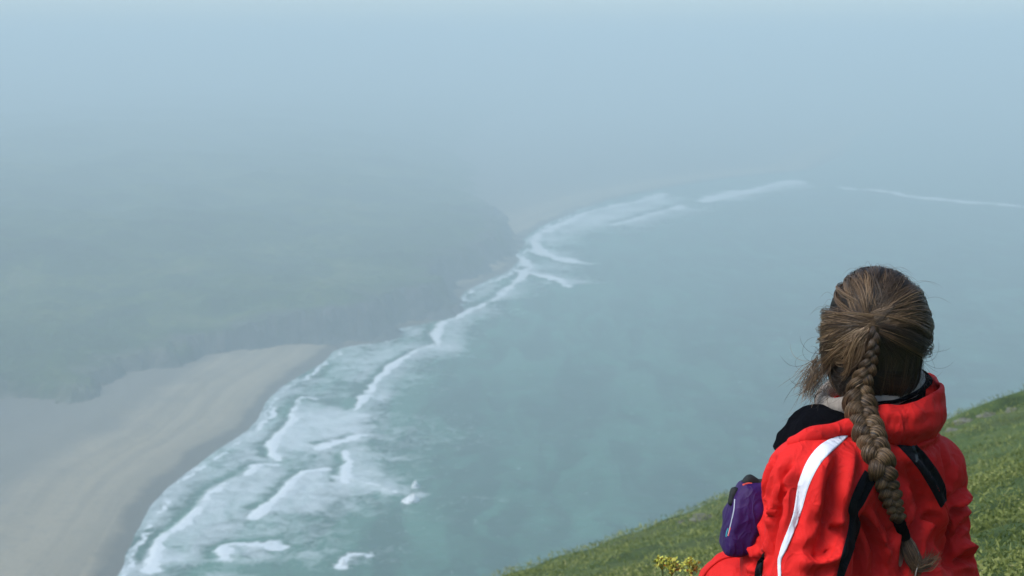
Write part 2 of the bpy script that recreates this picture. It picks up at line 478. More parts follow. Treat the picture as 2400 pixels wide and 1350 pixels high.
c = mix(nt, ramp(nt, noise(nt, pos, 0.16, 4, 0.6), [(0.4, (0, 0, 0)), (0.75, (0.6, 0.6, 0.6))]), c, (0.028, 0.04, 0.022))
rk = math_n(nt, 'ADD', math_n(nt, 'DIVIDE', attr(nt, 'inland'), 34.0), math_n(nt, 'MULTIPLY', math_n(nt, 'SUBTRACT', noise(nt, pos, 0.05, 4), 0.5), 1.6))
rkf = ramp(nt, rk, [(0.12, (1, 1, 1)), (0.6, (0, 0, 0))])
dune = mix(nt, noise(nt, pos, 0.11, 5, 0.7), (0.05, 0.06, 0.03), (0.26, 0.23, 0.17))
rockc = ramp(nt, noise(nt, pos, 0.12, 5, 0.65), [(0.3, (0.035, 0.033, 0.033)), (0.7, (0.125, 0.115, 0.11))])
c = mix(nt, rkf, c, mix(nt, ramp(nt, attr(nt, 'rocky'), [(0.15, (0, 0, 0)), (0.6, (1, 1, 1))]), dune, rockc))
nt.links.new(c, b.inputs['Base Color'])
bump(nt, b, noise(nt, pos, 0.22, 6, 0.7), 1.0, 2.5)
head = new_obj('headland', me, None, m_head)
tag(head, 'dark green scrub covered headland fading up into the fog', None, None, 'structure')

# ---- the hillside in the foreground
BROW = 19.0
KX, KY, OFF = 0.352, -0.352, -0.66
def hill_base(x, y):
    far = np.maximum(y - BROW, 0)
    z = H + KX * np.clip(x, -60, 60) + KY * y + OFF
    z = z - 0.022 * np.minimum(far, 14) ** 2 - 0.62 * np.maximum(far - 14, 0)
    z = z - 0.25 * np.maximum(np.abs(x - 2) - 26, 0)
    z = z - 0.012 * np.maximum(-x - 4, 0) ** 2
    return z
def hill(x, y):
    x = np.asarray(x, float); y = np.asarray(y, float)
    r = np.hypot(x - 0.7, y - 2.6)
    z = hill_base(x, y)
    z = z + (fbm2(x, y, 7.0, 3) - 0.5) * 0.75 * sstep(3, 12, r) + (fbm2(x + 31, y, 1.6, 3) - 0.5) * 0.34 * sstep(0.7, 4, r) + (fbm2(x, y + 5, 0.45, 2) - 0.5) * 0.10
    return np.maximum(z, -6)
xs = np.concatenate([np.linspace(-150, -8, 30, endpoint=False), np.linspace(-8, 16, 330), np.linspace(16, 150, 31)[1:]])
ys = np.concatenate([np.linspace(-60, -4, 16, endpoint=False), np.linspace(-4, 34, 420), np.linspace(34, 200, 60)[1:]])
X, Y = np.meshgrid(xs, ys)
Z = hill(X, Y)
V = np.stack([X, Y, Z], -1).reshape(-1, 3)
m_hill, nt, b = mat_new('hill_turf', (0.08, 0.12, 0.04), 0.95, 0.15)
pos = geo_pos(nt)
c = ramp(nt, noise(nt, pos, 1.3, 6, 0.65, 0.4), [(0.3, (0.030, 0.050, 0.015)), (0.5, (0.070, 0.108, 0.032)), (0.7, (0.115, 0.150, 0.050))])
c = mix(nt, ramp(nt, noise(nt, pos, 0.35, 3, 0.5), [(0.45, (0, 0, 0)), (0.75, (0.5, 0.5, 0.5))]), c, (0.115, 0.115, 0.052))
nt.links.new(c, b.inputs['Base Color'])
bump(nt, b, noise(nt, pos, 9, 5, 0.7), 1.0, 0.05)
hillside = new_obj('hillside', mesh_np('hillside', V, grid_faces(*X.shape)), None, m_hill)
tag(hillside, 'green grassy hillside dropping away to the left behind the person', None, None, 'structure')

# ---- fog
def box_mesh(name, lo, hi):
    v = [(x, y, z) for x in (lo[0], hi[0]) for y in (lo[1], hi[1]) for z in (lo[2], hi[2])]
    f = [(0, 1, 3, 2), (4, 6, 7, 5), (0, 4, 5, 1), (2, 3, 7, 6), (0, 2, 6, 4), (1, 5, 7, 3)]
    return mesh_np(name, v, np.array(f), False)
m_haze = bpy.data.materials.new('haze')
m_haze.use_nodes = True
nt = m_haze.node_tree
nt.nodes.clear()
out = nd(nt, 'ShaderNodeOutputMaterial')
pv = nd(nt, 'ShaderNodeVolumePrincipled')
pv.inputs['Color'].default_value = (0.72, 0.855, 0.858, 1)
pv.inputs['Density'].default_value = 0.00162
pv.inputs['Anisotropy'].default_value = 0.0
nt.links.new(pv.outputs[0], out.inputs['Volume'])
haze = new_obj('haze', box_mesh('haze', (-9500, -400, -8), (9500, 9500, H + 48)), None, m_haze)
tag(haze, 'pale blue grey sea fog hanging over the coast', None, None, 'stuff')

# ================================================================== the person
# signed distance modelling: smooth unions of tapered limbs, meshed with surface nets
def V3(p): return np.array(p, dtype=np.float32)
class SDF:
    def __init__(self): self.ops = []
    def cone(self, a, b, ra, rb, k=0.03, sq=None):
        """round cone from a to b; sq = (axis, scale) squashes along an axis"""
        self.ops.append(('c', V3(a), V3(b), ra, rb, k, sq)); return self
    def ell(self, c, r, k=0.03, M=None):
        self.ops.append(('e', V3(c), V3(r), None if M is None else np.array(M, np.float32), k)); return self
    def cut(self, c, r, k=0.02):
        self.ops.append(('x', V3(c), V3(r), k)); return self
    def bounds(self, pad=0.03):
        lo = np.full(3, 1e9); hi = -lo
        for o in self.ops:
            if o[0] == 'c':
                r = max(o[3], o[4])
                if o[6] is not None: r *= max(1, 1 / o[6][1])
                for p in (o[1], o[2]): lo = np.minimum(lo, p - r); hi = np.maximum(hi, p + r)
            elif o[0] == 'e':
                r = max(o[2]) if o[3] is not None else o[2]
                lo = np.minimum(lo, o[1] - r); hi = np.maximum(hi, o[1] + r)
        return lo - pad, hi + pad
    def eval(self, Q):
        D = None
        for o in self.ops:
            if o[0] == 'c':
                _, a, b, ra, rb, k, sq = o
                ba = b - a
                q = Q - a
                if sq is not None:
                    ax, sc = V3(sq[0]), sq[1]
                    q = q + (q @ ax)[..., None] * ax * (sc - 1)
                    ba = ba + (ba @ ax) * ax * (sc - 1)
                t = np.clip((q @ ba) / (ba @ ba + 1e-9), 0, 1)
                d = np.linalg.norm(q - t[..., None] * ba, axis=-1) - (ra + (rb - ra) * t)
            elif o[0] == 'e':
                _, c, r, M, k = o
                q = Q - c
                if M is not None: q = q @ M.T
                q = q / r
                l = np.linalg.norm(q, axis=-1)
                d = (l - 1) * l / (np.linalg.norm(q / r, axis=-1) + 1e-9)
            else:
                _, c, r, k = o
                d = np.linalg.norm((Q - c) / r, axis=-1)
                d = (d - 1) * min(r)
                h = np.clip(0.5 - 0.5 * (D + d) / k, 0, 1)
                D = D * (1 - h) + (-d) * h + k * h * (1 - h)
                continue
            if D is None: D = d
            else:
                h = np.clip(0.5 + 0.5 * (D - d) / k, 0, 1)
                D = D * (1 - h) + d * h - k * h * (1 - h)
        return D
def surface_net(sdf, step, smooth=2):
    lo, hi = sdf.bounds()
    n = np.ceil((hi - lo) / step).astype(int) + 1
    xs_, ys_, zs_ = [lo[k] + step * np.arange(n[k]) for k in range(3)]
    val = np.empty(n, np.float32)
    for i0 in range(0, n[0], 24):
        g = np.stack(np.meshgrid(xs_[i0:i0 + 24], ys_, zs_, indexing='ij'), -1).astype(np.float32)
        val[i0:i0 + 24] = sdf.eval(g)
    inn = val < 0
    cnt = np.zeros(n - 1, np.int8)
    cs = [(a, b_, c_) for a in (0, 1) for b_ in (0, 1) for c_ in (0, 1)]
    for a, b_, c_ in cs:
        cnt += inn[a:n[0] - 1 + a, b_:n[1] - 1 + b_, c_:n[2] - 1 + c_]
    act = (cnt > 0) & (cnt < 8)
    I = np.argwhere(act)
    idx = np.full(n - 1, -1, np.int64); idx[act] = np.arange(len(I))
    acc = np.zeros((len(I), 3)); num = np.zeros(len(I))
    for p in cs:
        for ax in range(3):
            if p[ax]: continue
            q = list(p); q[ax] = 1
            va = val[tuple((I + p).T)]; vb = val[tuple((I + q).T)]
            m = (va < 0) != (vb < 0)
            t = np.where(m, va / np.where(m, va - vb, 1), 0)
            pt = np.array(p, float)[None].repeat(len(I), 0); pt[:, ax] = t
            acc += pt * m[:, None]; num += m
    v = (I + acc / num[:, None]) * step + lo
    F = []
    for ax in range(3):
        o1, o2 = (ax + 1) % 3, (ax + 2) % 3
        sl0 = [slice(None)] * 3; sl1 = [slice(None)] * 3
        sl0[ax] = slice(0, -1); sl1[ax] = slice(1, None)
        ch = inn[tuple(sl0)] != inn[tuple(sl1)]
        E = np.argwhere(ch)
        E = E[(E[:, o1] > 0) & (E[:, o2] > 0) & (E[:, o1] < n[o1] - 1) & (E[:, o2] < n[o2] - 1)]
        def at(d1, d2):
            q = E.copy(); q[:, o1] -= d1; q[:, o2] -= d2
            return idx[tuple(q.T)]
        quad = np.stack([at(0, 0), at(1, 0), at(1, 1), at(0, 1)], -1)
        flip = ~inn[tuple(E.T)]
        quad[flip] = quad[flip][:, ::-1]
        F.append(quad[(quad >= 0).all(1)])
    F = np.vstack(F)
    for _ in range(smooth):
        s_ = np.zeros_like(v); c_ = np.zeros(len(v))
        for a, b_ in ((0, 1), (1, 2), (2, 3), (3, 0)):
            np.add.at(s_, F[:, a], v[F[:, b_]]); np.add.at(c_, F[:, a], 1)
            np.add.at(s_, F[:, b_], v[F[:, a]]); np.add.at(c_, F[:, b_], 1)
        v = v * 0.5 + 0.5 * s_ / c_[:, None]
    return v, F
def normals(v, F):
    fn = np.cross(v[F[:, 2]] - v[F[:, 0]], v[F[:, 3]] - v[F[:, 1]])
    nn = np.zeros_like(v)
    for k in range(4): np.add.at(nn, F[:, k], fn)
    return nn / (np.linalg.norm(nn, axis=1)[:, None] + 1e-12)
def bvh_of(v, F):
    return BVHTree.FromPolygons([tuple(p) for p in v.tolist()], [tuple(q) for q in F.tolist()])

EYE = Vector((0, 0, H))
def hit(bvh, px, py):
    r = ray(px, py).normalized()
    loc, nrm, i, dist = bvh.ray_cast(EYE, r)
    return loc, nrm

def tube(path, rad, m=8, cap=True, squash=None):
    """a tube of varying radius along a path; squash = (axis vector, factor)"""
    p = np.asarray(path, float); n = len(p)
    rad = np.broadcast_to(np.asarray(rad, float), (n,))
    t = np.gradient(p, axis=0); t /= np.linalg.norm(t, axis=1)[:, None] + 1e-12
    u = np.cross(t[0], (0.13, 0.31, 0.94)); u /= np.linalg.norm(u) + 1e-12
    U = []
    for k in range(n):
        u = u - (u @ t[k]) * t[k]; u /= np.linalg.norm(u) + 1e-12
        U.append(u)
    U = np.array(U); W = np.cross(t, U)
    th = np.linspace(0, 2 * np.pi, m, endpoint=False)
    ring = np.cos(th)[None, :, None] * U[:, None] + np.sin(th)[None, :, None] * W[:, None]
    if squash is not None:
        ax = np.asarray(squash[0], float); ax = ax / np.linalg.norm(ax)
        ring = ring + (ring @ ax)[..., None] * ax * (squash[1] - 1)
    v = (p[:, None] + ring * rad[:, None, None]).reshape(-1, 3)
    f = grid_faces(n, m, True)
    return v, f
class Acc:
    def __init__(self): self.v = []; self.f = []; self.n = 0; self.a = []
    def add(self, v, f, a=None):
        self.v.append(v); self.f.append(np.asarray(f) + self.n); self.n += len(v)
        self.a.append(np.full(len(v), 0.0 if a is None else a) if np.isscalar(a) or a is None else np.asarray(a))
    def mesh(self, name, smooth=True, an=None):
        by = {}
        for f in self.f: by.setdefault(f.shape[1], []).append(f)
        me = mesh_np(name, np.vstack(self.v), [np.vstack(q) for q in by.values()], smooth)
        if an: fattr(me, an, np.concatenate(self.a))
        return me

# ---- skeleton (camera-built coordinates: photograph x, y and metres along the view axis)
A_B = R(43)                                   # body turned to the left, towards the sea
FWD = np.array([-math.sin(A_B), math.cos(A_B), 0]); LFT = np.array([-math.cos(A_B), -math.sin(A_B), 0]); UP = np.array([0, 0, 1.0])
MB = np.array([LFT, FWD, UP])                 # rows: world -> body axes
pt = lambda a, b_, c_: np.array(P(a, b_, c_))
LS, RS = pt(1905, 1138, 2.525), pt(2167, 1112, 2.785)
NK = pt(2050, 1010, 2.67)                      # base of the neck
HC = pt(2045, 770, 2.66)                       # middle of the head
CH = (LS + RS) / 2 + np.array([0, 0, -0.10]) + FWD * 0.03
gx, gy = pt(2060, 1350, 2.66)[0], pt(2060, 1350, 2.66)[1]
GZ = float(hill(gx, gy))
PV = np.array([gx, gy, GZ + 0.13])             # pelvis, just above the ground
LHIP = PV + LFT * 0.09 + FWD * 0.02; RHIP = PV - LFT * 0.09 + FWD * 0.02
LK = pt(1728, 1376, 2.93); RK = LK - LFT * 0.17 + FWD * 0.03
def foot_at(k, off):
    q = k + FWD * 0.17 + LFT * off
    q[2] = float(hill(q[0], q[1])) + 0.07
    return q
LF, RF = foot_at(LK, 0.02), foot_at(RK, -0.03)
LE = pt(1885, 1452, 2.50)
RE = pt(2205, 1372, 2.83)
LH = LK + FWD * 0.10 - LFT * 0.05 + UP * -0.16   # wrists meet in front of the shins
RH = RK + FWD * 0.10 + LFT * 0.04 + UP * -0.14
print('seat', GZ, 'pelvis', PV, 'head', HC, 'LK', LK, 'LF', LF, 'shin', np.linalg.norm(LK - LF), 'thigh', np.linalg.norm(LK - LHIP), 'arm', np.linalg.norm(LS - LE), np.linalg.norm(LE - LH))

person = bpy.data.objects.new('person', None)
COL.objects.link(person)
person.location = (PV[0], PV[1], GZ)
tag(person, 'person in a red jacket with a long brown braid, sitting and facing the sea', 'person')
def pchild(name, me, mat, parent=None):
    """child whose mesh is written in world coordinates"""
    o = new_obj(name, me, None, mat)
    par = parent or person
    o.parent = par
    o.matrix_parent_inverse = Matrix.Translation(-Vector(person.location))
    if par is not person:
        o.matrix_parent_inverse = Matrix.Identity(4)
    return o

# ---- materials of the clothes
def cloth_mat(name, base, var=0.12, rough=0.75, weave=900, sheen=0.0, spec=0.16, crumple=0.95):
    m, nt, b = mat_new(name, base, rough, spec)
    pos = geo_pos(nt)
    lo = tuple(c * (1 - var) for c in base); hi = tuple(min(1, c * (1 + var * 0.5)) for c in base)
    nt.links.new(ramp(nt, noise(nt, pos, 9, 4, 0.6), [(0.3, lo), (0.7, hi)]), b.inputs['Base Color'])
    def ridge(sc, q, dist):
        n_ = math_n(nt, 'SUBTRACT', noise(nt, geo_pos(nt, q, (0.3, 0.2, 0.5)), sc, 2, 0.5, dist), 0.5)
        return math_n(nt, 'POWER', math_n(nt, 'SUBTRACT', 1.0, math_n(nt, 'MULTIPLY', math_n(nt, 'ABSOLUTE', n_), 4.0, True)), 2.0)
    h = math_n(nt, 'ADD', math_n(nt, 'MULTIPLY', ridge(13, (1, 1, 0.5), 0.7), 0.8), math_n(nt, 'MULTIPLY', ridge(30, (1, 1, 0.6), 0.9), 0.35))
    h = math_n(nt, 'ADD', h, math_n(nt, 'MULTIPLY', noise(nt, pos, weave, 2), 0.12))
    bump(nt, b, h, crumple, 0.004)
    b.inputs['Sheen Weight'].default_value = sheen
    return m
m_red = cloth_mat('red_shell_fabric', (0.70, 0.019, 0.016))
m_blk = cloth_mat('black_shell_fabric', (0.005, 0.006, 0.009), spec=0.1)
m_flc = cloth_mat('black_fleece', (0.0035, 0.0035, 0.005), 0.3, 1.0, 300, 0.0, 0.03)
m_wht = cloth_mat('white_shell_fabric', (0.74, 0.76, 0.82), 0.05)
m_bge = cloth_mat('beige_knit', (0.36, 0.31, 0.26), 0.3, 0.95, 260, 0.2, 0.1)
m_boot = cloth_mat('dark_boot_leather', (0.03, 0.027, 0.025), 0.3, 0.6)
m_skin, nt, b = mat_new('skin', (0.55, 0.30, 0.22), 0.5, 0.4)
nt.links.new(ramp(nt, noise(nt, geo_pos(nt), 40, 3), [(0.3, (0.50, 0.26, 0.19)), (0.7, (0.60, 0.34, 0.25))]), b.inputs['Base Color'])
b.inputs['Subsurface Weight'].default_value = 0.15
b.inputs['Subsurface Radius'].default_value = (0.01, 0.004, 0.002)

# ---- body: one continuous figure (head with a face, neck, trunk, limbs, hands)
HF = np.array([-math.sin(R(8)), math.cos(R(8)), -0.04]); HF /= np.linalg.norm(HF)      # where the head looks
HL = np.cross(UP, HF); HL /= np.linalg.norm(HL); HU = np.cross(HF, HL)
MH = np.array([HL, HF, HU])
hp = lambda l, f, u: HC + HL * l + HF * f + HU * u
bd = SDF()
bd.ell(hp(0, -0.005, 0.02), (0.074, 0.092, 0.092), 0.02, MH)
bd.ell(hp(0, 0.035, -0.045), (0.060, 0.058, 0.075), 0.04, MH)
bd.cone(hp(0, 0.075, -0.095), hp(0, 0.06, -0.09), 0.022, 0.03, 0.03)       # chin
bd.cone(hp(0, 0.088, 0.005), hp(0, 0.105, -0.034), 0.008, 0.013, 0.012)    # nose
bd.cone(hp(-0.03, 0.082, 0.022), hp(0.03, 0.082, 0.022), 0.010, 0.010, 0.02)   # brow
for s in (-1, 1):
    bd.ell(hp(0.036 * s, 0.078, -0.03), (0.022, 0.018, 0.02), 0.02, MH)    # cheeks
    bd.cut(hp(0.030 * s, 0.098, 0.004), (0.014, 0.012, 0.008), 0.008)      # eye sockets
    bd.ell(hp(0.030 * s, 0.080, 0.004), (0.011, 0.011, 0.010), 0.004, MH)
    bd.cone(hp(0.074 * s, -0.012, 0.012), hp(0.073 * s, -0.006, -0.028), 0.013, 0.008, 0.006)   # ears
bd.cone(hp(-0.016, 0.090, -0.060), hp(0.016, 0.090, -0.060), 0.006, 0.006, 0.006)
bd.cone(hp(-0.013, 0.088, -0.070), hp(0.013, 0.088, -0.070), 0.006, 0.006, 0.006)
bd.cone(hp(0, -0.012, -0.06), NK + UP * -0.02, 0.050, 0.056, 0.03)
bd.cone(LS + LFT * -0.01, RS + LFT * 0.01, 0.05, 0.05, 0.05)
bd.cone(CH, PV + UP * 0.12, 0.115, 0.10, 0.06); bd.cone(PV + UP * 0.1, PV, 0.12, 0.11, 0.05)
for S, E, W in ((LS, LE, LH), (RS, RE, RH)):
    bd.cone(S, E, 0.045, 0.036, 0.03); bd.cone(E, W, 0.036, 0.024, 0.02)
for Hq, K, F_ in ((LHIP, LK, LF), (RHIP, RK, RF)):
    bd.cone(Hq, K, 0.078, 0.050, 0.04); bd.cone(K, F_ + UP * 0.03, 0.048, 0.034, 0.03); bd.cone(F_, F_ + FWD * 0.13 + UP * -0.04, 0.034, 0.028, 0.02)
for W, s in ((LH, 1), (RH, -1)):             # hands: palm, four fingers bent at the knuckles, thumb
    inw = -LFT * s
    dwn = -UP * 0.35 + FWD * 0.3 + inw * 0.9; dwn /= np.linalg.norm(dwn)
    sd_ = np.cross(dwn, FWD); sd_ /= np.linalg.norm(sd_)
    palm = W + dwn * 0.045
    bd.cone(W, palm + dwn * 0.02, 0.024, 0.028, 0.012, (FWD, 1.5))
    for q, ln in zip((-0.027, -0.009, 0.009, 0.027), (0.034, 0.040, 0.038, 0.030)):
        k0 = palm + dwn * 0.035 + sd_ * q
        k1 = k0 + dwn * ln * 0.9 - FWD * 0.008
        k2 = k1 + dwn * ln * 0.5 - FWD * ln * 0.7
        bd.cone(palm + sd_ * q * 0.8, k0, 0.010, 0.0095, 0.006); bd.cone(k0, k1, 0.0092, 0.0085, 0.004); bd.cone(k1, k2, 0.0085, 0.0075, 0.004)
    tb = W + dwn * 0.02 + sd_ * 0.026 * s
    bd.cone(tb, tb + dwn * 0.032 + sd_ * 0.02 * s, 0.012, 0.0105, 0.008); bd.cone(tb + dwn * 0.032 + sd_ * 0.02 * s, tb + dwn * 0.062 + sd_ * 0.022 * s - FWD * 0.01, 0.0105, 0.008, 0.004)
v, F = surface_net(bd, 0.006, 1)
pchild('body', mesh_np('body', v, F), m_skin)

# ---- jacket
jk = SDF()
BK = -FWD
jk.ell(CH + UP * -0.02 + BK * 0.0, (0.185, 0.135, 0.20), 0.05, MB)
jk.ell(CH + UP * -0.26 + FWD * 0.03, (0.180, 0.150, 0.24), 0.07, MB)
jk.cone(LS, RS, 0.074, 0.070, 0.06)
jk.cone(NK + UP * -0.03, LS + UP * 0.01, 0.078, 0.070, 0.05)
jk.cone(NK + UP * -0.03, RS + UP * 0.01, 0.078, 0.066, 0.05)
jk.cone(LS + LFT * 0.005, LE, 0.078, 0.080, 0.025)
jk.cone(RS, RE, 0.072, 0.070, 0.022)
jk.cone(RE + np.array([0.0, 0, 0]), RH, 0.066, 0.046, 0.03)
jk.cone(LE, LH + FWD * -0.01, 0.074, 0.048, 0.03)
jk.cone(pt(1905, 1190, 2.74), pt(1835, 1330, 2.80), 0.080, 0.085, 0.03)    # front of the jacket pushed out by the lap
jk.cone(pt(1900, 1130, 2.68), pt(1865, 1110, 2.66), 0.055, 0.05, 0.03)
jk.ell(PV + UP * 0.08, (0.205, 0.185, 0.15), 0.06, MB)                     # skirt of the jacket
v, F = surface_net(jk, 0.0046, 3)
# folds: soft ridges and creases drawn along lines on the cloth
nrm = normals(v, F)
bv = bvh_of(v, F)
def fold(pts, amp, w, kind='ridge', asym=0.0):
    global v
    L3 = []
    for q in smooth_line(pts, 5):
        h_, n_ = hit(bv, q[0], q[1])
        if h_ is not None: L3.append(np.array(h_))
    if len(L3) < 2: return
    L3 = np.array(L3)
    best = np.full(len(v), 1e9); arc = np.zeros(len(v))
    lo, hi = L3.min(0) - 4 * w, L3.max(0) + 4 * w
    m = ((v > lo) & (v < hi)).all(1)
    vv = v[m]
    bb = np.full(len(vv), 1e9); aa = np.zeros(len(vv))
    for k in range(len(L3) - 1):
        a, b_ = L3[k], L3[k + 1]; ab = b_ - a
        t = np.clip(((vv - a) @ ab) / (ab @ ab + 1e-12), 0, 1)
        d = np.linalg.norm(vv - a - t[:, None] * ab, axis=1)
        s = d < bb
        bb = np.where(s, d, bb); aa = np.where(s, (k + t) / (len(L3) - 1), aa)
    prof = np.exp(-(bb / w) ** 1.4) - 0.45 * np.exp(-((bb - 1.7 * w) / w) ** 2)
    v[m] += nrm[m] * (amp * prof * np.sin(np.pi * np.clip(aa * 0.94 + 0.03, 0, 1)) ** 0.6)[:, None]
folds = [
    # left sleeve
    ([(1838, 1150), (1826, 1180), (1812, 1240), (1800, 1330)], -0.011, 0.008),
    ([(1822, 1165), (1812, 1210), (1806, 1260)], 0.006, 0.007),
    ([(1850, 1085), (1835, 1120), (1838, 1165)], -0.006, 0.008),
    ([(1815, 1075), (1800, 1120), (1790, 1165)], -0.006, 0.006),
    ([(1785, 1165), (1800, 1195), (1815, 1225)], -0.007, 0.007),
    ([(1770, 1180), (1772, 1230), (1778, 1262)], -0.005, 0.007),
    ([(1750, 1310), (1775, 1318), (1795, 1300)], -0.009, 0.008),
    ([(1745, 1250), (1765, 1290), (1770, 1310)], 0.006, 0.009),
    ([(1870, 1180), (1850, 1260), (1840, 1340)], 0.004, 0.016),
    ([(1930, 1110), (1905, 1200), (1895, 1330)], -0.003, 0.016),
    ([(1960, 1120), (1950, 1160), (1965, 1200)], -0.004, 0.014),
    ([(1985, 1230), (1940, 1270), (1900, 1290)], -0.005, 0.011),
    ([(1975, 1290), (1930, 1315), (1880, 1320)], 0.005, 0.012),
    ([(1960, 1060), (1920, 1080), (1880, 1130)], 0.003, 0.015),
    # the back, left of the braid
    ([(2020, 1215), (2045, 1262), (2062, 1340)], -0.010, 0.010),
    ([(2035, 1200), (2060, 1250), (2075, 1300)], 0.008, 0.010),
    ([(2098, 1245), (2060, 1285), (2050, 1345)], -0.008, 0.009),
    ([(2080, 1262), (2055, 1280), (2040, 1300)], 0.006, 0.007),
    ([(2040, 1120), (2025, 1160), (2010, 1190)], -0.004, 0.010),
    # the back, right of the braid
    ([(2110, 1060), (2150, 1110), (2185, 1190), (2200, 1290)], 0.008, 0.016),
    ([(2130, 1105), (2165, 1180), (2178, 1270), (2178, 1345)], -0.006, 0.016),
    ([(2190, 1190), (2212, 1240), (2215, 1330)], -0.012, 0.011),
    ([(2205, 1180), (2222, 1225), (2222, 1290)], 0.007, 0.009),
    ([(2140, 1130), (2120, 1180), (2135, 1250)], 0.004, 0.018),
    ([(2160, 1290), (2180, 1310), (2205, 1320)], -0.006, 0.010),
    # right shoulder and sleeve
    ([(2100, 1040), (2150, 1030), (2195, 1000)], -0.006, 0.007),
    ([(2150, 1045), (2185, 1030), (2205, 1010)], 0.005, 0.006),
    ([(2205, 1040), (2215, 1090), (2225, 1140)], -0.005, 0.010),
    ([(2235, 1085), (2228, 1125), (2222, 1160)], 0.007, 0.007),
    ([(2280, 1140), (2255, 1165), (2225, 1185)], 0.009, 0.007),
    ([(2280, 1160), (2252, 1185), (2222, 1200)], -0.010, 0.008),
    ([(2278, 1195), (2250, 1205), (2225, 1230)], 0.008, 0.008),
    ([(2275, 1225), (2250, 1240), (2222, 1265)], -0.009, 0.008),
    ([(2282, 1290), (2262, 1275), (2235, 1290)], 0.009, 0.009),
    ([(2280, 1315), (2255, 1310), (2225, 1325)], -0.009, 0.008),
    ([(2190, 1060), (2180, 1110), (2195, 1150)], 0.004, 0.010),
    # long pulls across the cloth
    ([(1940, 1075), (1925, 1140), (1900, 1230), (1880, 1345)], 0.007, 0.017),
    ([(1965, 1085), (1950, 1150), (1935, 1240), (1925, 1345)], -0.008, 0.015),
    ([(2000, 1060), (1985, 1120), (1972, 1180)], 0.005, 0.014),
    ([(2160, 1200), (2130, 1250), (2120, 1345)], -0.009, 0.014),
    ([(2178, 1195), (2155, 1250), (2148, 1345)], 0.008, 0.013),
    ([(2205, 1195), (2170, 1215), (2140, 1262)], -0.007, 0.009),
    ([(2012, 1230), (2025, 1290), (2020, 1348)], 0.007, 0.011),
    ([(1985, 1250), (1955, 1240), (1915, 1255)], -0.006, 0.008),
    ([(1980, 1310), (1940, 1295), (1900, 1312)], -0.007, 0.008),
    ([(1855, 1100), (1840, 1140), (1850, 1200), (1835, 1250)], 0.006, 0.010),
    ([(2120, 1075), (2150, 1125), (2170, 1170)], -0.006, 0.010),
]
for pts_, amp, w in folds: fold(pts_, amp * 2.8, w)
ripple = vnoise3(v * np.array([14, 14, 9])) - 0.5
ripple2 = vnoise3(v * np.array([33, 33, 21]) + 5) - 0.5
rp3 = np.abs(vnoise3((v @ np.array([[.8, .2, .5], [-.3, .9, .2], [-.5, -.3, .8]]).T) * np.array([17, 20, 5]) + 11) - 0.5)
v = v + nrm * (ripple * 0.006 + ripple2 * 0.0016 - np.clip(0.09 - rp3, 0, 1) * 0.034)[:, None]
jv, jf = v, F
JB = bvh_of(v, F)
jacket = pchild('jacket', mesh_np('jacket', v, F), m_red)
def jchild(name, me, mat):
    o = new_obj(name, me, jacket, mat)
    return o
def ribbon(name, left, right, mat, off=0.0026, na=17, n=14, thick=0.0016, B=None):
    """a strip of cloth sewn on the jacket between two lines"""
    B = B or JB
    l = smooth_line(left, n); r = smooth_line(right, n)
    top = []
    for a, b_ in zip(l, r):
        row = []
        for t in np.linspace(0, 1, na):
            q = a * (1 - t) + b_ * t
            h_, n_ = hit(B, q[0], q[1])
            if h_ is None:
                h_ = P(q[0], q[1], 2.7) if not row else Vector(row[-1]); n_ = Vector((0, -1, 0))
                row.append(tuple(h_)); continue
            e = off * (1 if 0 < t < 1 else 0.35)
            row.append(tuple(h_ + n_ * e))
        top.append(row)
    T = np.array(top)
    return jchild(name, mesh_np(name, T.reshape(-1, 3), grid_faces(T.shape[0], T.shape[1])), mat)
ribbon('white_stripe', [(1958, 1026), (1930, 1038), (1908, 1058), (1890, 1085), (1876, 1118), (1867, 1150), (1858, 1205), (1840, 1259), (1830, 1290), (1824, 1314), (1825, 1350), (1827, 1400)],
       [(1992, 1018), (1970, 1040), (1946, 1062), (1924, 1086), (1906, 1118), (1893, 1150), (1877, 1205), (1856, 1259), (1843, 1290), (1832, 1314), (1832, 1350), (1834, 1400)], m_wht)
ribbon('black_panel', [(2026, 1102), (2008, 1135), (1994, 1168), (1987, 1195), (1990, 1212), (1986, 1245), (1972, 1300), (1960, 1349), (1946, 1410)],
       [(2050, 1132), (2038, 1155), (2024, 1182), (2010, 1203), (2016, 1222), (2012, 1250), (1996, 1300), (1978, 1349), (1964, 1410)], m_blk)
ribbon('black_panel', [(2066, 1022), (2090, 1034), (2120, 1062), (2150, 1096), (2172, 1130), (2188, 1158), (2204, 1190)],
       [(2112, 1020), (2136, 1032), (2165, 1060), (2190, 1092), (2208, 1122), (2217, 1146), (2218, 1172)], m_blk)
ribbon('strap_keeper', [(2133, 1044), (2140, 1062), (2144, 1082)], [(2139, 1042), (2147, 1060), (2151, 1080)], cloth_mat('grey_webbing', (0.045, 0.055, 0.06)), 0.0045, 4)
ribbon('underarm_panel', [(1788, 1300), (1775, 1318), (1768, 1352), (1760, 1390)], [(1794, 1292), (1790, 1315), (1786, 1352), (1784, 1390)], m_blk)
ribbon('shoulder_tab', [(2215, 988), (2222, 1000), (2230, 1012)], [(2222, 984), (2235, 1000), (2243, 1016)], m_blk, 0.004)

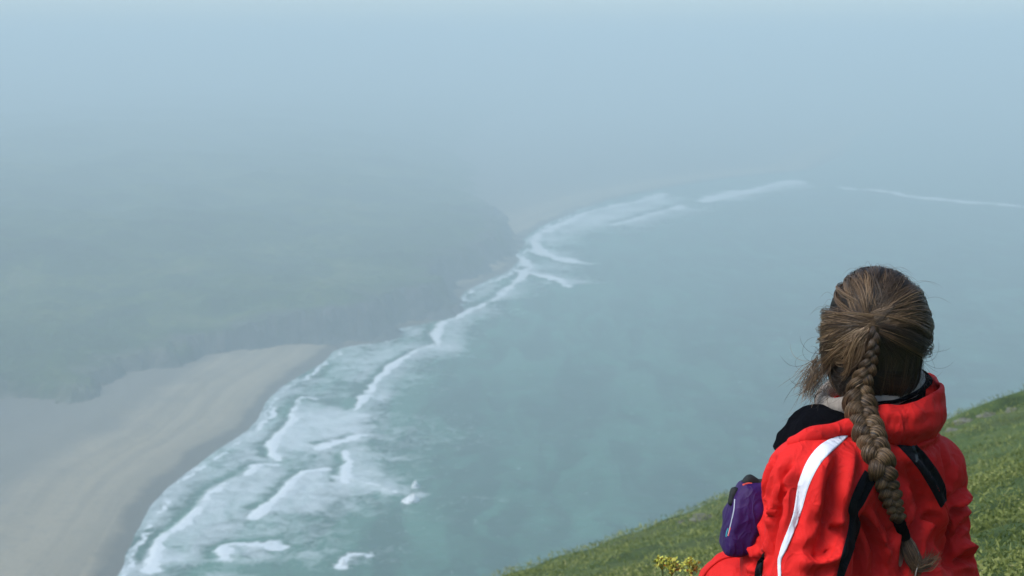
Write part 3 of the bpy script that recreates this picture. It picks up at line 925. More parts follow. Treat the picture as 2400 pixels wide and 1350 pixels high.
# ---- collar
def loft(name, rows, mat, parent, sub=1, thick=0.006, n=5, bulge=None):
    """sheet through rows of (px, py, depth) lines, given thickness and smoothed"""
    R_ = [smooth_line([P(*q) for q in row], n) for row in rows]
    G = np.array([smooth_line([r[k] for r in R_], 3) for k in range(len(R_[0]))])
    G = G.reshape(-1, 3)
    if bulge:
        fq = grid_faces(len(R_[0]), len(G) // len(R_[0]))
        G = G + normals(G, fq) * ((vnoise3(G * np.array([26, 26, 60])) - 0.5) * bulge * 2 + (vnoise3(G * np.array([60, 60, 130]) + 9) - 0.5) * bulge)[:, None]
    me = mesh_np(name, G, grid_faces(len(R_[0]), len(G) // len(R_[0])))
    o = new_obj(name, me, parent, mat)
    s = o.modifiers.new('solid', 'SOLIDIFY'); s.thickness = thick; s.offset = 0
    ss = o.modifiers.new('sub', 'SUBSURF'); ss.levels = sub; ss.render_levels = sub
    return o
# standing red collar: from behind the neck round the right side to the throat
loft('collar', [
    [(1985, 1000, 2.560), (2050, 953, 2.565), (2110, 950, 2.578), (2160, 934, 2.602), (2199, 908, 2.660), (2190, 886, 2.735), (2160, 872, 2.80), (2085, 868, 2.83), (2010, 890, 2.81), (1960, 925, 2.76)],
    [(1985, 1012, 2.553), (2055, 975, 2.552), (2116, 976, 2.562), (2172, 962, 2.588), (2207, 938, 2.652), (2204, 915, 2.74), (2172, 900, 2.81), (2085, 900, 2.84), (2005, 920, 2.82), (1950, 950, 2.77)],
    [(1985, 1024, 2.557), (2060, 1004, 2.552), (2120, 1008, 2.565), (2174, 994, 2.590), (2208, 970, 2.652), (2206, 950, 2.74), (2175, 930, 2.81), (2085, 930, 2.84), (2000, 950, 2.82), (1945, 975, 2.77)],
    [(1985, 1036, 2.568), (2062, 1026, 2.568), (2120, 1034, 2.580), (2170, 1020, 2.606), (2203, 996, 2.665), (2204, 980, 2.74), (2175, 965, 2.81), (2085, 965, 2.83), (2000, 980, 2.82), (1945, 1000, 2.77)],
    [(1985, 1050, 2.595), (2065, 1052, 2.610), (2118, 1060, 2.625), (2160, 1048, 2.65), (2188, 1026, 2.70), (2195, 1010, 2.74), (2170, 1000, 2.79), (2085, 1010, 2.80), (2000, 1020, 2.79), (1950, 1030, 2.75)],
], m_red, jacket, 1, 0.008, n=9, bulge=0.006)
# its black fleece lining
loft('collar_lining', [
    [(1990, 985, 2.575), (2050, 948, 2.575), (2105, 940, 2.590), (2150, 922, 2.618), (2184, 898, 2.672), (2182, 884, 2.73), (2155, 866, 2.785), (2085, 860, 2.815), (2015, 884, 2.795)],
    [(1995, 975, 2.595), (2050, 950, 2.595), (2100, 942, 2.610), (2138, 926, 2.635), (2166, 904, 2.68), (2166, 890, 2.725), (2142, 874, 2.770), (2085, 870, 2.795), (2020, 890, 2.780)],
    [(1995, 1010, 2.600), (2050, 990, 2.600), (2098, 984, 2.615), (2134, 968, 2.638), (2160, 946, 2.68), (2160, 930, 2.72), (2140, 915, 2.765), (2085, 910, 2.79), (2020, 925, 2.775)],
], m_flc, jacket, 1, 0.008)
# the left side folded open over the shoulder: black lining outside, red rolled edge below it
loft('collar_flap', [
    [(2010, 962, 2.605), (1960, 958, 2.625), (1915, 952, 2.635), (1886, 963, 2.625), (1854, 990, 2.610), (1834, 1020, 2.600), (1818, 1052, 2.59)],
    [(2008, 972, 2.585), (1960, 975, 2.590), (1915, 975, 2.585), (1886, 985, 2.575), (1860, 1013, 2.565), (1838, 1040, 2.563), (1820, 1060, 2.572)],
    [(2005, 990, 2.560), (1960, 998, 2.555), (1915, 1003, 2.545), (1878, 1015, 2.535), (1852, 1032, 2.530), (1835, 1050, 2.535), (1820, 1062, 2.545)],
    [(2005, 1010, 2.560), (1960, 1018, 2.555), (1915, 1022, 2.545), (1878, 1030, 2.535), (1855, 1042, 2.530), (1840, 1055, 2.535), (1824, 1068, 2.545)],
], m_flc, jacket, 1, 0.014, bulge=0.010)
path = smooth_line([P(2012, 1000, 2.560), P(1985, 1003, 2.545), P(1950, 1010, 2.530), P(1910, 1019, 2.518), P(1880, 1028, 2.510), P(1862, 1036, 2.512), P(1850, 1044, 2.525)], 6)
rr = np.interp(np.linspace(0, 1, len(path)), [0, .15, .6, .9, 1], [.010, .017, .015, .011, .003])
rr = rr * (1 + 0.12 * np.sin(np.linspace(0, 15, len(path))))
vv, ff = tube(path, rr, 14, squash=((0, 0, 1), 0.95))
jchild('rolled_edge', mesh_np('rolled_edge', vv, ff), m_red)
# beige scarf round the neck
path = smooth_line([P(1925, 938, 2.67), P(1942, 950, 2.63), P(1990, 950, 2.592), P(2050, 944, 2.590), P(2105, 930, 2.612), P(2138, 910, 2.65), P(2152, 893, 2.70), P(2135, 872, 2.76), P(2060, 865, 2.80), P(1980, 895, 2.77), P(1935, 920, 2.72), P(1925, 938, 2.67)], 6)
rr = 0.0125 * (1 + 0.25 * np.sin(np.linspace(0, 31, len(path))) * np.sin(np.linspace(1, 17, len(path))))
vv, ff = tube(path, rr, 12, squash=((0, 0, 1), 1.25))
pchild('scarf', mesh_np('scarf', vv, ff), m_bge)

# ---- trousers and boots
tr = SDF()
tr.ell(PV + UP * 0.0, (0.17, 0.15, 0.125), 0.05, MB)
for Hq, K, F_ in ((LHIP, LK, LF), (RHIP, RK, RF)):
    tr.cone(Hq, K, 0.098, 0.074, 0.04); tr.cone(K, F_ + UP * 0.06, 0.072, 0.060, 0.03)
v, F = surface_net(tr, 0.007, 2)
nn_ = normals(v, F)
v = v + nn_ * ((vnoise3(v * 16) - 0.5) * 0.016 + (vnoise3(v * 40 + 3) - 0.5) * 0.006)[:, None]
trousers = pchild('trousers', mesh_np('trousers', v, F), m_red)
TB = bvh_of(v, F)
seam = []
for q in smooth_line([(1640, 1352), (1655, 1328), (1680, 1308), (1705, 1299), (1730, 1300), (1752, 1318)], 6):
    h_, n_ = hit(TB, q[0] + 6, q[1] + 7)
    if h_ is not None: seam.append(np.array(h_ + n_ * 0.002))
if len(seam) > 3:
    vv, ff = tube(np.array(seam), 0.0028, 6)
    new_obj('seam_piping', mesh_np('seam_piping', vv, ff), trousers, m_red)
for F_ in (LF, RF):
    bo = SDF()
    bo.cone(F_ + UP * 0.07, F_ + UP * -0.01, 0.054, 0.050, 0.03); bo.cone(F_ + UP * -0.02, F_ + FWD * 0.15 + UP * -0.055, 0.048, 0.040, 0.03)
    bo.cone(F_ + UP * -0.035 + BK * 0.03, F_ + FWD * 0.15 + UP * -0.065, 0.035, 0.034, 0.02)
    v, F = surface_net(bo, 0.007, 1)
    pchild('boot', mesh_np('boot', v, F), m_boot)

# ---- hair
m_hair, nt, b = mat_new('brown_hair', (0.10, 0.06, 0.03), 0.42, 0.5)
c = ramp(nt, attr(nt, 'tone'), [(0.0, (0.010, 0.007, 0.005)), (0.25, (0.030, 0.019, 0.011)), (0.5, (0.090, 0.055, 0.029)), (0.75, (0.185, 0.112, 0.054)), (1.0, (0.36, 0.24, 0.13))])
nt.links.new(c, b.inputs['Base Color'])
hs = SDF()
hs.ell(hp(0.002, -0.012, 0.020), (0.078, 0.098, 0.088), 0.03, MH)
hs.ell(hp(0.004, -0.020, -0.030), (0.080, 0.086, 0.085), 0.04, MH)
hs.ell(hp(0.006, -0.028, -0.085), (0.076, 0.056, 0.060), 0.04, MH)
hs.cut(hp(0, 0.115, -0.055), (0.066, 0.085, 0.105), 0.02)
v, F = surface_net(hs, 0.005, 2)
HB = bvh_of(v, F)
me = mesh_np('hair', v, F)
fattr(me, 'tone', 0.18 + 0.12 * vnoise3(v * 60))
hair = pchild('hair', me, m_hair)
def hchild(name, me, mat=None):
    return new_obj(name, me, hair, mat or m_hair)
def on_cap(d, lift=0.0):
    """point on the hair surface in direction d (head axes: left, front, up) from the middle of the head"""
    w = HL * d[0] + HF * d[1] + HU * d[2]
    w = w / np.linalg.norm(w)
    o = HC + HU * -0.01
    loc, n_, i, dist = HB.ray_cast(Vector(o + w * 0.3), Vector(-w))
    if loc is None: return o + w * (0.1 + lift)
    return np.array(loc) + w * lift
def cap_dir(px, py):
    """direction of the hair surface seen at a photograph pixel, in head axes"""
    h_, n_ = hit(HB, px, py)
    q = np.array(h_) - (HC + HU * -0.01)
    q = np.array([q @ HL, q @ HF, q @ HU])
    return q / np.linalg.norm(q)
def slerp(a, b_, t):
    w = math.acos(max(-1, min(1, float(a @ b_))))
    if w < 1e-3: return a
    return (math.sin((1 - t) * w) * a + math.sin(t * w) * b_) / math.sin(w)
GA = cap_dir(2038, 700)
G1, G2, G3, G4 = cap_dir(2049, 738), cap_dir(2045, 760), cap_dir(2040, 822), cap_dir(2024, 872)
g = np.random.default_rng(11)
def unit(*q):
    q = np.array(q, float); return q / np.linalg.norm(q)
def az_el(a, e):
    """azimuth 0 = back of the head, + = towards its left; elevation"""
    return unit(math.sin(a) * math.cos(e), -math.cos(a) * math.cos(e), math.sin(e))
hairs = Acc()
def strand(pts, rad, tone, acc, taper=0.35):
    n = len(pts)
    r_ = rad * np.interp(np.linspace(0, 1, n), [0, .15, .8, 1], [.6, 1, 1, taper])
    vv, ff = tube(pts, r_, 3)
    acc.add(vv, ff, np.clip(tone + np.linspace(-0.05, 0.05, n).repeat(3), 0, 1))
def lock(root, target, nst, spread, sag, lift, tone, acc, rad=0.00046, npts=15, bend=None, tsp=0.030):
    """a lock of strands from a root direction on the scalp to a gathering point"""
    wph = g.random() * 6.28; wam = g.normal(0, 0.062); wfr = g.uniform(3.5, 7); lt = g.normal(0, tsp * 1.2, 3)
    for _ in range(nst):
        r0 = unit(*(root + g.normal(0, spread, 3)))
        tg = unit(*(target + lt + g.normal(0, tsp * 0.6, 3)))
        ph = g.random() * 6.28; tw = g.normal(0, 0.030)
        li = lift * (0.4 + 0.8 * g.random())
        tn = tone + g.normal(0, 0.10)
        pts_ = []
        for k in range(npts):
            t = k / (npts - 1)
            d = slerp(r0, tg, t)
            d = d + np.array([0, 0, -1.0]) * sag * math.sin(math.pi * t) * (1 - 0.4 * t)
            if bend is not None: d = d + bend * math.sin(math.pi * t)
            d = d + np.array([1, 0, 1]) * tw * math.sin(t * 5 + ph) * 0.6 + np.array([0.8, 0, 0.8]) * wam * math.sin(t * wfr + wph) * math.sin(math.pi * min(1, t + .08))
            pts_.append(on_cap(unit(*d), li * math.sin(math.pi * min(1, t * 0.97)) ** 0.8 + 0.0004))
        strand(np.array(pts_), rad * (0.7 + 0.6 * g.random()), tn, acc)
# under layer: short dark cover all round, so that no scalp shows between the locks
for k in range(60):
    a = R(g.uniform(-150, 150)); e = R(g.uniform(-20, 75))
    lock(az_el(a, e), G2, 12, 0.10, 0.0, 0.0015, 0.17 + g.normal(0, 0.05), hairs)
# crown: from the front hairline back over the top to the first gathering
for k in range(64):
    a = R(180) + R(g.uniform(-60, 60)); e = R(g.uniform(50, 80))
    lock(az_el(a, e), cap_dir(g.uniform(2008, 2078), g.uniform(708, 748)), 22, 0.03, -0.02 * g.random(), 0.004 + 0.009 * g.random(), 0.48 + g.normal(0, 0.22), hairs, bend=np.array([0.20 * g.normal(), 0, 0]), npts=18, tsp=0.045)
for k in range(40):          # right of the crown
    a = -R(g.uniform(75, 150)); e = R(g.uniform(20, 58))
    lock(az_el(a, e), G1 if g.random() < .6 else GA, 22, 0.03, 0.05, 0.005 + 0.007 * g.random(), 0.42 + g.normal(0, 0.18), hairs)
for k in range(12):          # left of the crown: thin layer, tone darkened to paint the shade in the hollow above the left wing
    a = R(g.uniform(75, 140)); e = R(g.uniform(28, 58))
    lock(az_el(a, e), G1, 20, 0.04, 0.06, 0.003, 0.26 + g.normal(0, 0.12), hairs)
# wings: swept round from the temples and over the ears
for k in range(62):
    a = R(g.uniform(88, 140)); e = R(g.uniform(-46, 20))
    lock(az_el(a, e), cap_dir(g.uniform(2040, 2056), g.uniform(748, 772)), 24, 0.035, 0.22 * max(0, math.sin(e)) + 0.03, 0.011 + 0.011 * g.random(), 0.66 + g.normal(0, 0.17), hairs)
for k in range(16):
    a = R(g.uniform(45, 80)); e = R(g.uniform(-38, -8))
    lock(az_el(a, e), G2, 24, 0.04, 0.02, 0.013 + 0.008 * g.random(), 0.76 + g.normal(0, 0.13), hairs)
for k in range(62):
    a = -R(g.uniform(88, 140)); e = R(g.uniform(-26, 26))
    lock(az_el(a, e), cap_dir(g.uniform(2042, 2060), g.uniform(735, 760)), 24, 0.035, 0.12 * max(0, math.sin(e)), 0.009 + 0.010 * g.random(), 0.47 + g.normal(0, 0.18), hairs)
for k in range(20):          # loose hair hanging at the right
    a = -R(g.uniform(80, 110)); e = R(g.uniform(-10, 10))
    lock(az_el(a, e), az_el(-R(g.uniform(62, 95)), R(-56)), 16, 0.04, 0.0, 0.006, 0.36 + g.normal(0, 0.12), hairs)
for k in range(16):          # and at the left
    a = R(g.uniform(85, 110)); e = R(g.uniform(-20, 5))
    lock(az_el(a, e), az_el(R(g.uniform(62, 98)), R(-58)), 16, 0.04, 0.0, 0.005, 0.45 + g.normal(0, 0.14), hairs)
# nape: drawn down to the braid, tone darkened for painted shadow and darker under-hair
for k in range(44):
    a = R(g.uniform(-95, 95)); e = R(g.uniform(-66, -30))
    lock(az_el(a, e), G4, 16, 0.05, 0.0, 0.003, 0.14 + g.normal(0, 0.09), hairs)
for k in range(12):
    a = R(g.uniform(-85, 20)); e = R(g.uniform(-25, -8))
    lock(az_el(a, e), az_el(a * 0.9, R(g.uniform(-72, -58))), 7, 0.06, 0.0, 0.005, 0.26 + g.normal(0, 0.10), hairs)
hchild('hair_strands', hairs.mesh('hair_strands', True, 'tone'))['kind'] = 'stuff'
# loose ends and flyaways
fly = Acc()
def flyaway(px, py, d, dirn, ln, curl, tone, rad=0.00022):
    p = pt(px, py, d); dirn = np.array(dirn, float); dirn /= np.linalg.norm(dirn)
    n = 12; pts_ = [p.copy()]
    ax = g.normal(0, 1, 3)
    for k in range(n):
        dirn = dirn + np.cross(ax, dirn) * curl + g.normal(0, 0.06, 3)
        dirn /= np.linalg.norm(dirn)
        p = p + dirn * ln / n
        pts_.append(p.copy())
    strand(np.array(pts_), rad, tone, fly, 0.2)
for k in range(120):          # left, over the collar
    flyaway(g.uniform(1912, 1955), g.uniform(810, 905), g.uniform(2.60, 2.68), (g.uniform(-0.9, 0.0), g.uniform(-.3, .3), g.uniform(-1.1, -0.5)), g.uniform(0.04, 0.12), g.normal(0, 0.16), g.uniform(0.35, 0.9), g.uniform(0.00018, 0.00040))
for k in range(14):          # a tan lock blown out over the collar
    p0 = pt(g.uniform(1915, 1935), g.uniform(835, 880), 2.64)
    for j in range(9):
        e_ = pt(g.uniform(1872, 1905), g.uniform(890, 945), 2.62) + g.normal(0, .006, 3)
        mid = (p0 + e_) / 2 + np.array([g.uniform(-.010, .008), 0, g.uniform(-.006, .012)])
        strand(smooth_line([p0 + g.normal(0, .004, 3), mid, e_], 6), 0.00045, g.uniform(.55, .95), fly, 0.2)
for k in range(90):          # frizz at the nape
    flyaway(g.uniform(1925, 1990), g.uniform(850, 935), g.uniform(2.585, 2.63), (g.uniform(-1, 0.4), g.uniform(-.5, .2), g.uniform(-1, 0.2)), g.uniform(0.03, 0.08), g.normal(0, 0.25), g.uniform(0.1, 0.45))
for k in range(64):          # right
    flyaway(g.uniform(2135, 2165), g.uniform(790, 890), g.uniform(2.62, 2.70), (g.uniform(0.0, 0.8), g.uniform(-.3, .3), g.uniform(-1.0, -0.3)), g.uniform(0.03, 0.075), g.normal(0, 0.16), g.uniform(0.2, 0.65))
for k in range(170):          # along the top
    a = R(g.uniform(-100, 100)); e = R(g.uniform(25, 88))
    q = on_cap(az_el(a, e), 0.004)
    n = 9; pts_ = []
    d0 = np.array([g.normal(0, .6), g.normal(-.2, .5), 0.35]); ln = g.uniform(0.02, 0.05)
    for j in range(n):
        t = j / (n - 1)
        pts_.append(q + d0 * ln * t + UP * (0.008 * math.sin(math.pi * t) - 0.015 * t * t))
    strand(np.array(pts_), 0.0002, g.uniform(0.4, 0.85), fly, 0.2)
hchild('stray_hair', fly.mesh('stray_hair', True, 'tone'))['kind'] = 'stuff'

# ---- braid: three bundles of strands plaited over each other, lying on the back
BR = [(2047, 766, None), (2048, 790, None), (2044, 825, None), (2030, 868, None), (2014, 905, None), (2012, 945, None), (2022, 985, None), (2040, 1035, None), (2058, 1085, None), (2076, 1135, None), (2092, 1180, None), (2104, 1215, None)]
cen = []
CB = BVHTree.FromPolygons([tuple(q) for q in np.vstack([jv, v]).tolist()], [tuple(q) for q in np.vstack([jf, F + len(jv)]).tolist()])
dep = [2.535, 2.53, 2.53, 2.525, 2.52, 2.513, 2.505, 2.50, None, None, None, None]
for (a, b_, _), d_ in zip(BR, dep):
    h_, n_ = hit(CB, a, b_)
    dh = (h_ - EYE).dot(Vector((0, CP, -SP)))
    cen.append([a, b_, dh])
dh = np.array([c_[2] for c_ in cen])
# keep the braid clear of what it lies on and free of kinks
raw = dh - 0.012
sm = raw.copy()
for _ in range(6):
    sm[1:-1] = np.minimum(raw[1:-1], 0.5 * sm[1:-1] + 0.25 * (sm[:-2] + sm[2:]))
BC = smooth_line([pt(c_[0], c_[1], s_) for c_, s_ in zip(cen, sm)], 26)
L_ = np.concatenate([[0], np.cumsum(np.linalg.norm(np.diff(BC, axis=0), axis=1))])
S_ = np.linspace(0, L_[-1], 420)
BC = np.stack([np.interp(S_, L_, BC[:, k]) for k in range(3)], -1)
tang = np.gradient(BC, axis=0); tang /= np.linalg.norm(tang, axis=1)[:, None]
view = np.array([0, CP, -SP])
side = np.cross(tang, -view); side /= np.linalg.norm(side, axis=1)[:, None]
outw = np.cross(side, tang); 
if (outw.mean(0) @ view) > 0: outw = -outw
fr = S_ / L_[-1]
half = np.interp(fr, [0, .08, .22, .30, .42, .52, .70, .85, 1], [.007, .012, .016, .021, .029, .030, .025, .020, .014])
per = np.interp(fr, [0, .3, .5, 1], [.058, .070, .074, .054])
half = half * 0.92 * (1 + 0.10 * np.sin(S_ * 71 + 1) * np.sin(S_ * 29))
per = per * (1 + 0.16 * np.sin(S_ * 43 + 2) + 0.08 * np.sin(S_ * 97))
phase = np.concatenate([[0], np.cumsum(np.diff(S_) * 2 * np.pi / per[1:])])
braid = Acc(); core = Acc()
for j in range(3):
    ph = phase + j * 2 * np.pi / 3
    ox = half * 0.62 * np.sin(ph); oz = half * 0.42 * np.sin(2 * ph)
    ctr = BC + side * ox[:, None] + outw * (oz + half * 0.35)[:, None]
    tt = np.gradient(ctr, axis=0); tt /= np.linalg.norm(tt, axis=1)[:, None]
    n1 = outw - (outw * tt).sum(1)[:, None] * tt; n1 /= np.linalg.norm(n1, axis=1)[:, None]
    n2 = np.cross(tt, n1)
    ra, rb = half * 0.54, half * 0.34          # wide, flat bundles
    idx = np.arange(0, 420, 2)
    th = np.linspace(0, 2 * np.pi, 10, endpoint=False)
    ring = (ctr[idx][:, None] + n2[idx][:, None] * (np.cos(th)[None, :, None] * (ra[idx] * 0.9)[:, None, None]) + n1[idx][:, None] * (np.sin(th)[None, :, None] * (rb[idx] * 0.9)[:, None, None]))
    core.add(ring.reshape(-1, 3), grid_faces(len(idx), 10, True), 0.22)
    bt = 0.62 + 0.05 * j
    for q in range(190):
        r_ = math.sqrt(g.uniform(0.55, 1.15)); t0 = g.uniform(0, 6.283); tws = g.normal(0, 0.35)
        wob = g.normal(0, 0.05); wp = g.random() * 6
        rr_ = r_ * (1 + wob * np.sin(fr[idx] * 40 + wp))
        an = t0 + tws * np.sin(fr[idx] * 18 + wp)
        pth = ctr[idx] + n2[idx] * (np.cos(an) * ra[idx] * rr_)[:, None] + n1[idx] * (np.sin(an) * rb[idx] * rr_)[:, None]
        n = len(pth)
        vv, ff = tube(pth, 0.00038 * (0.7 + 0.6 * g.random()), 3)
        tn = bt + g.normal(0, 0.17) - 0.26 * (1 - sstep(0.10, 0.30, fr[idx])) - 0.25 * np.clip(1 - r_, 0, 1)  # tone lowered near the top: shadow under the wings painted in
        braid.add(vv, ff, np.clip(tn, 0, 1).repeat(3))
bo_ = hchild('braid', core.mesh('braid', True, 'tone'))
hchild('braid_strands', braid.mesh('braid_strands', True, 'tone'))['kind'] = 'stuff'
# tail below the tie
e0 = BC[-1]; ed = np.array(P(2122, 1262, sm[-1] - 0.004))
h_, n_ = hit(JB, 2122, 1262)
tail_c = [np.array(P(2104, 1213, sm[-1] - 0.012)), np.array(P(2120, 1258, (hit(JB, 2120, 1258)[0] - EYE).dot(Vector(view)) - 0.014)),
          np.array(P(2132, 1290, (hit(JB, 2132, 1290)[0] - EYE).dot(Vector(view)) - 0.014)), np.array(P(2148, 1325, (hit(JB, 2148, 1325)[0] - EYE).dot(Vector(view)) - 0.012))]
tl = Acc()
for q in range(190):
    o3 = g.normal(0, 1, 3); o3 /= max(1, np.linalg.norm(o3))
    wd = [0.008, 0.009, 0.015, 0.012]
    pp = [c_ + o3 * w_ for c_, w_ in zip(tail_c, wd)]
    m_ = g.random()
    if m_ < 0.55: pp.append(tail_c[-1] + np.array([0.020, 0, 0.004]) + o3 * 0.010 + g.normal(0, .004, 3)); pp.append(pp[-1] + np.array([0.012, -0.002, 0.014]) + g.normal(0, .005, 3))
    else: pp.append(tail_c[-1] + np.array([-0.004, 0, -0.022]) + o3 * 0.006 + g.normal(0, .004, 3))
    pth = smooth_line(pp, 5)
    strand(pth, 0.00045, 0.55 + g.normal(0, 0.15), tl, 0.2)
hchild('braid_tail', tl.mesh('braid_tail', True, 'tone'))['kind'] = 'stuff'
tp = smooth_line(tail_c[:2], 12)[1:]
rr = 0.0105 * (1 + 0.10 * np.sin(np.linspace(0, 28, len(tp))))
vv, ff = tube(tp, rr, 14)
hchild('hair_tie', mesh_np('hair_tie', vv, ff), m_flc)
# a pale thread of hair caught across the tail
pth = smooth_line([tail_c[2] + np.array([.012, -.012, .002]), tail_c[2] + np.array([.014, -.014, -.014]), tail_c[3] + np.array([-.004, -.014, -.006]), tail_c[3] + np.array([-.006, -.012, -.03])], 6)
vv, ff = tube(pth, 0.0012, 5)
hchild('loose_thread', mesh_np('loose_thread', vv, ff), m_bge)

# ================================================================== the pouch
def ground_hit(px, py, lo=1.5, hi=60, n=4000):
    """where the line through a photograph pixel meets the hillside"""
    r = ray(px, py)
    t = np.geomspace(lo, hi, n)
    z = H + r.z * t
    below = z < hill(r.x * t, r.y * t)
    k = int(np.argmax(below)) if below.any() else n - 1
    return np.array([r.x * t[k], r.y * t[k], float(hill(r.x * t[k], r.y * t[k]))])
m_pur = cloth_mat('purple_ripstop', (0.028, 0.002, 0.080), 0.35, 0.6, 700, 0.0, 0.3)
m_net = cloth_mat('black_mesh', (0.014, 0.018, 0.018), 0.4, 0.7, 500, 0.0, 0.3)
m_zip = mat_new('silver_zip', (0.38, 0.42, 0.47), 0.5, 0.5)[0]
m_cor = cloth_mat('coral_trim', (0.70, 0.10, 0.07))
m_tea = cloth_mat('teal_cord', (0.05, 0.36, 0.40))
pouch = bpy.data.objects.new('pouch', None)
COL.objects.link(pouch)
pouch.location = P(1730, 1290, 2.80)
tag(pouch, 'small purple pouch with a silver zip carried in front of the person', 'pouch')
PM = Matrix.Translation(-Vector(pouch.location))
def bchild(name, me, mat):
    o = new_obj(name, me, pouch, mat)
    o.matrix_parent_inverse = PM
    return o
lr = [(1736, 1782, 1128, .010), (1733, 1790, 1132, .024), (1722, 1789, 1148, .034), (1709, 1787, 1178, .042), (1701, 1783, 1210, .046), (1694, 1776, 1245, .048), (1690, 1766, 1272, .047), (1692, 1757, 1286, .042), (1700, 1748, 1293, .030), (1712, 1740, 1296, .012)]
rows = smooth_line([((l_ + r_) / 2, y_, (r_ - l_) / 2, t_) for l_, r_, y_, t_ in lr], 4)
th = np.linspace(0, 2 * np.pi, 40, endpoint=False)
BP = []
for q in rows:
    c0 = pt(q[0], q[1], 2.80)
    cs_, sn_ = np.cos(th), np.sin(th)
    ex = 2 / 4.0
    BP.append(c0 + np.array([1, 0, 0]) * (np.sign(cs_) * np.abs(cs_) ** ex * q[2] * 2.80 / FPX)[:, None] + np.array([0, 1, 0]) * (np.sign(sn_) * np.abs(sn_) ** ex * q[3])[:, None])
BP = np.array(BP)
bv_ = BP.reshape(-1, 3)
ff = np.vstack([grid_faces(len(BP), 40, True)])
cr = vnoise3(bv_ * 45) - 0.5
bv_ = bv_ + np.array([0.6, -1, 0]) * (cr * 0.012)[:, None]
bchild('bag', mesh_np('bag', bv_, ff), m_pur)
PB = bvh_of(bv_, ff)
def on_bag(pts, rad, mat, name, m=7):
    L3 = []
    for q in smooth_line(pts, 5):
        h_, n_ = hit(PB, q[0], q[1])
        if h_ is not None: L3.append(np.array(h_ + n_ * rad * 0.4))
    if len(L3) > 2:
        vv, f2 = tube(np.array(L3), rad, m)
        bchild(name, mesh_np(name, vv, f2), mat)
on_bag([(1722, 1170), (1720, 1195), (1715, 1218), (1710, 1240), (1706, 1256)], 0.0017, m_zip, 'zip')
on_bag([(1707, 1238), (1703, 1248), (1702, 1258)], 0.0020, m_tea, 'pull_cord')
on_bag([(1712, 1236), (1708, 1252)] + [(1707, 1256)], 0.0016, m_cor, 'zip_lining')
on_bag([(1740, 1137), (1752, 1133), (1762, 1132)], 0.003, m_cor, 'trim')
sp = SDF(); sp.cone(P(1742, 1135, 2.80), P(1757, 1126, 2.80), 0.007, 0.010, 0.01).cone(P(1757, 1126, 2.80), P(1774, 1132, 2.80), 0.010, 0.009, 0.01)
v, F = surface_net(sp, 0.0035, 1); bchild('mesh_pocket', mesh_np('mesh_pocket', v, F), m_net)
sp = SDF(); sp.cone(P(1722, 1152, 2.79), P(1713, 1178, 2.785), 0.010, 0.007, 0.01)
v, F = surface_net(sp, 0.0035, 1); bchild('buckle', mesh_np('buckle', v, F), m_net)
vv, f2 = tube(smooth_line([P(1768, 1132, 2.80), P(1800, 1128, 2.80), P(1850, 1095, 2.80), P(1900, 1050, 2.78)], 6), 0.008, 8)
bchild('strap', mesh_np('strap', vv, f2), m_net)

# ================================================================== vegetation
m_leaf, nt, b = mat_new('leaf_green', (0.08, 0.13, 0.03), 0.6, 0.3)
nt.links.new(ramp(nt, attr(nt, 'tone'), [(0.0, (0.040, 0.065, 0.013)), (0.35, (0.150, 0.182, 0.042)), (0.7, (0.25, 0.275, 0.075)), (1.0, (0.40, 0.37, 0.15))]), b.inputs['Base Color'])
tl_ = nd(nt, 'ShaderNodeBsdfTranslucent')
nt.links.new(ramp(nt, attr(nt, 'tone'), [(0.0, (0.05, 0.10, 0.02)), (1.0, (0.30, 0.36, 0.08))]), tl_.inputs['Color'])
ms = nd(nt, 'ShaderNodeMixShader'); ms.inputs[0].default_value = 0.25
nt.links.new(b.outputs[0], ms.inputs[1]); nt.links.new(tl_.outputs[0], ms.inputs[2])
nt.links.new(ms.outputs[0], nt.nodes['Material Output'].inputs['Surface'])
gg = np.random.default_rng(21)
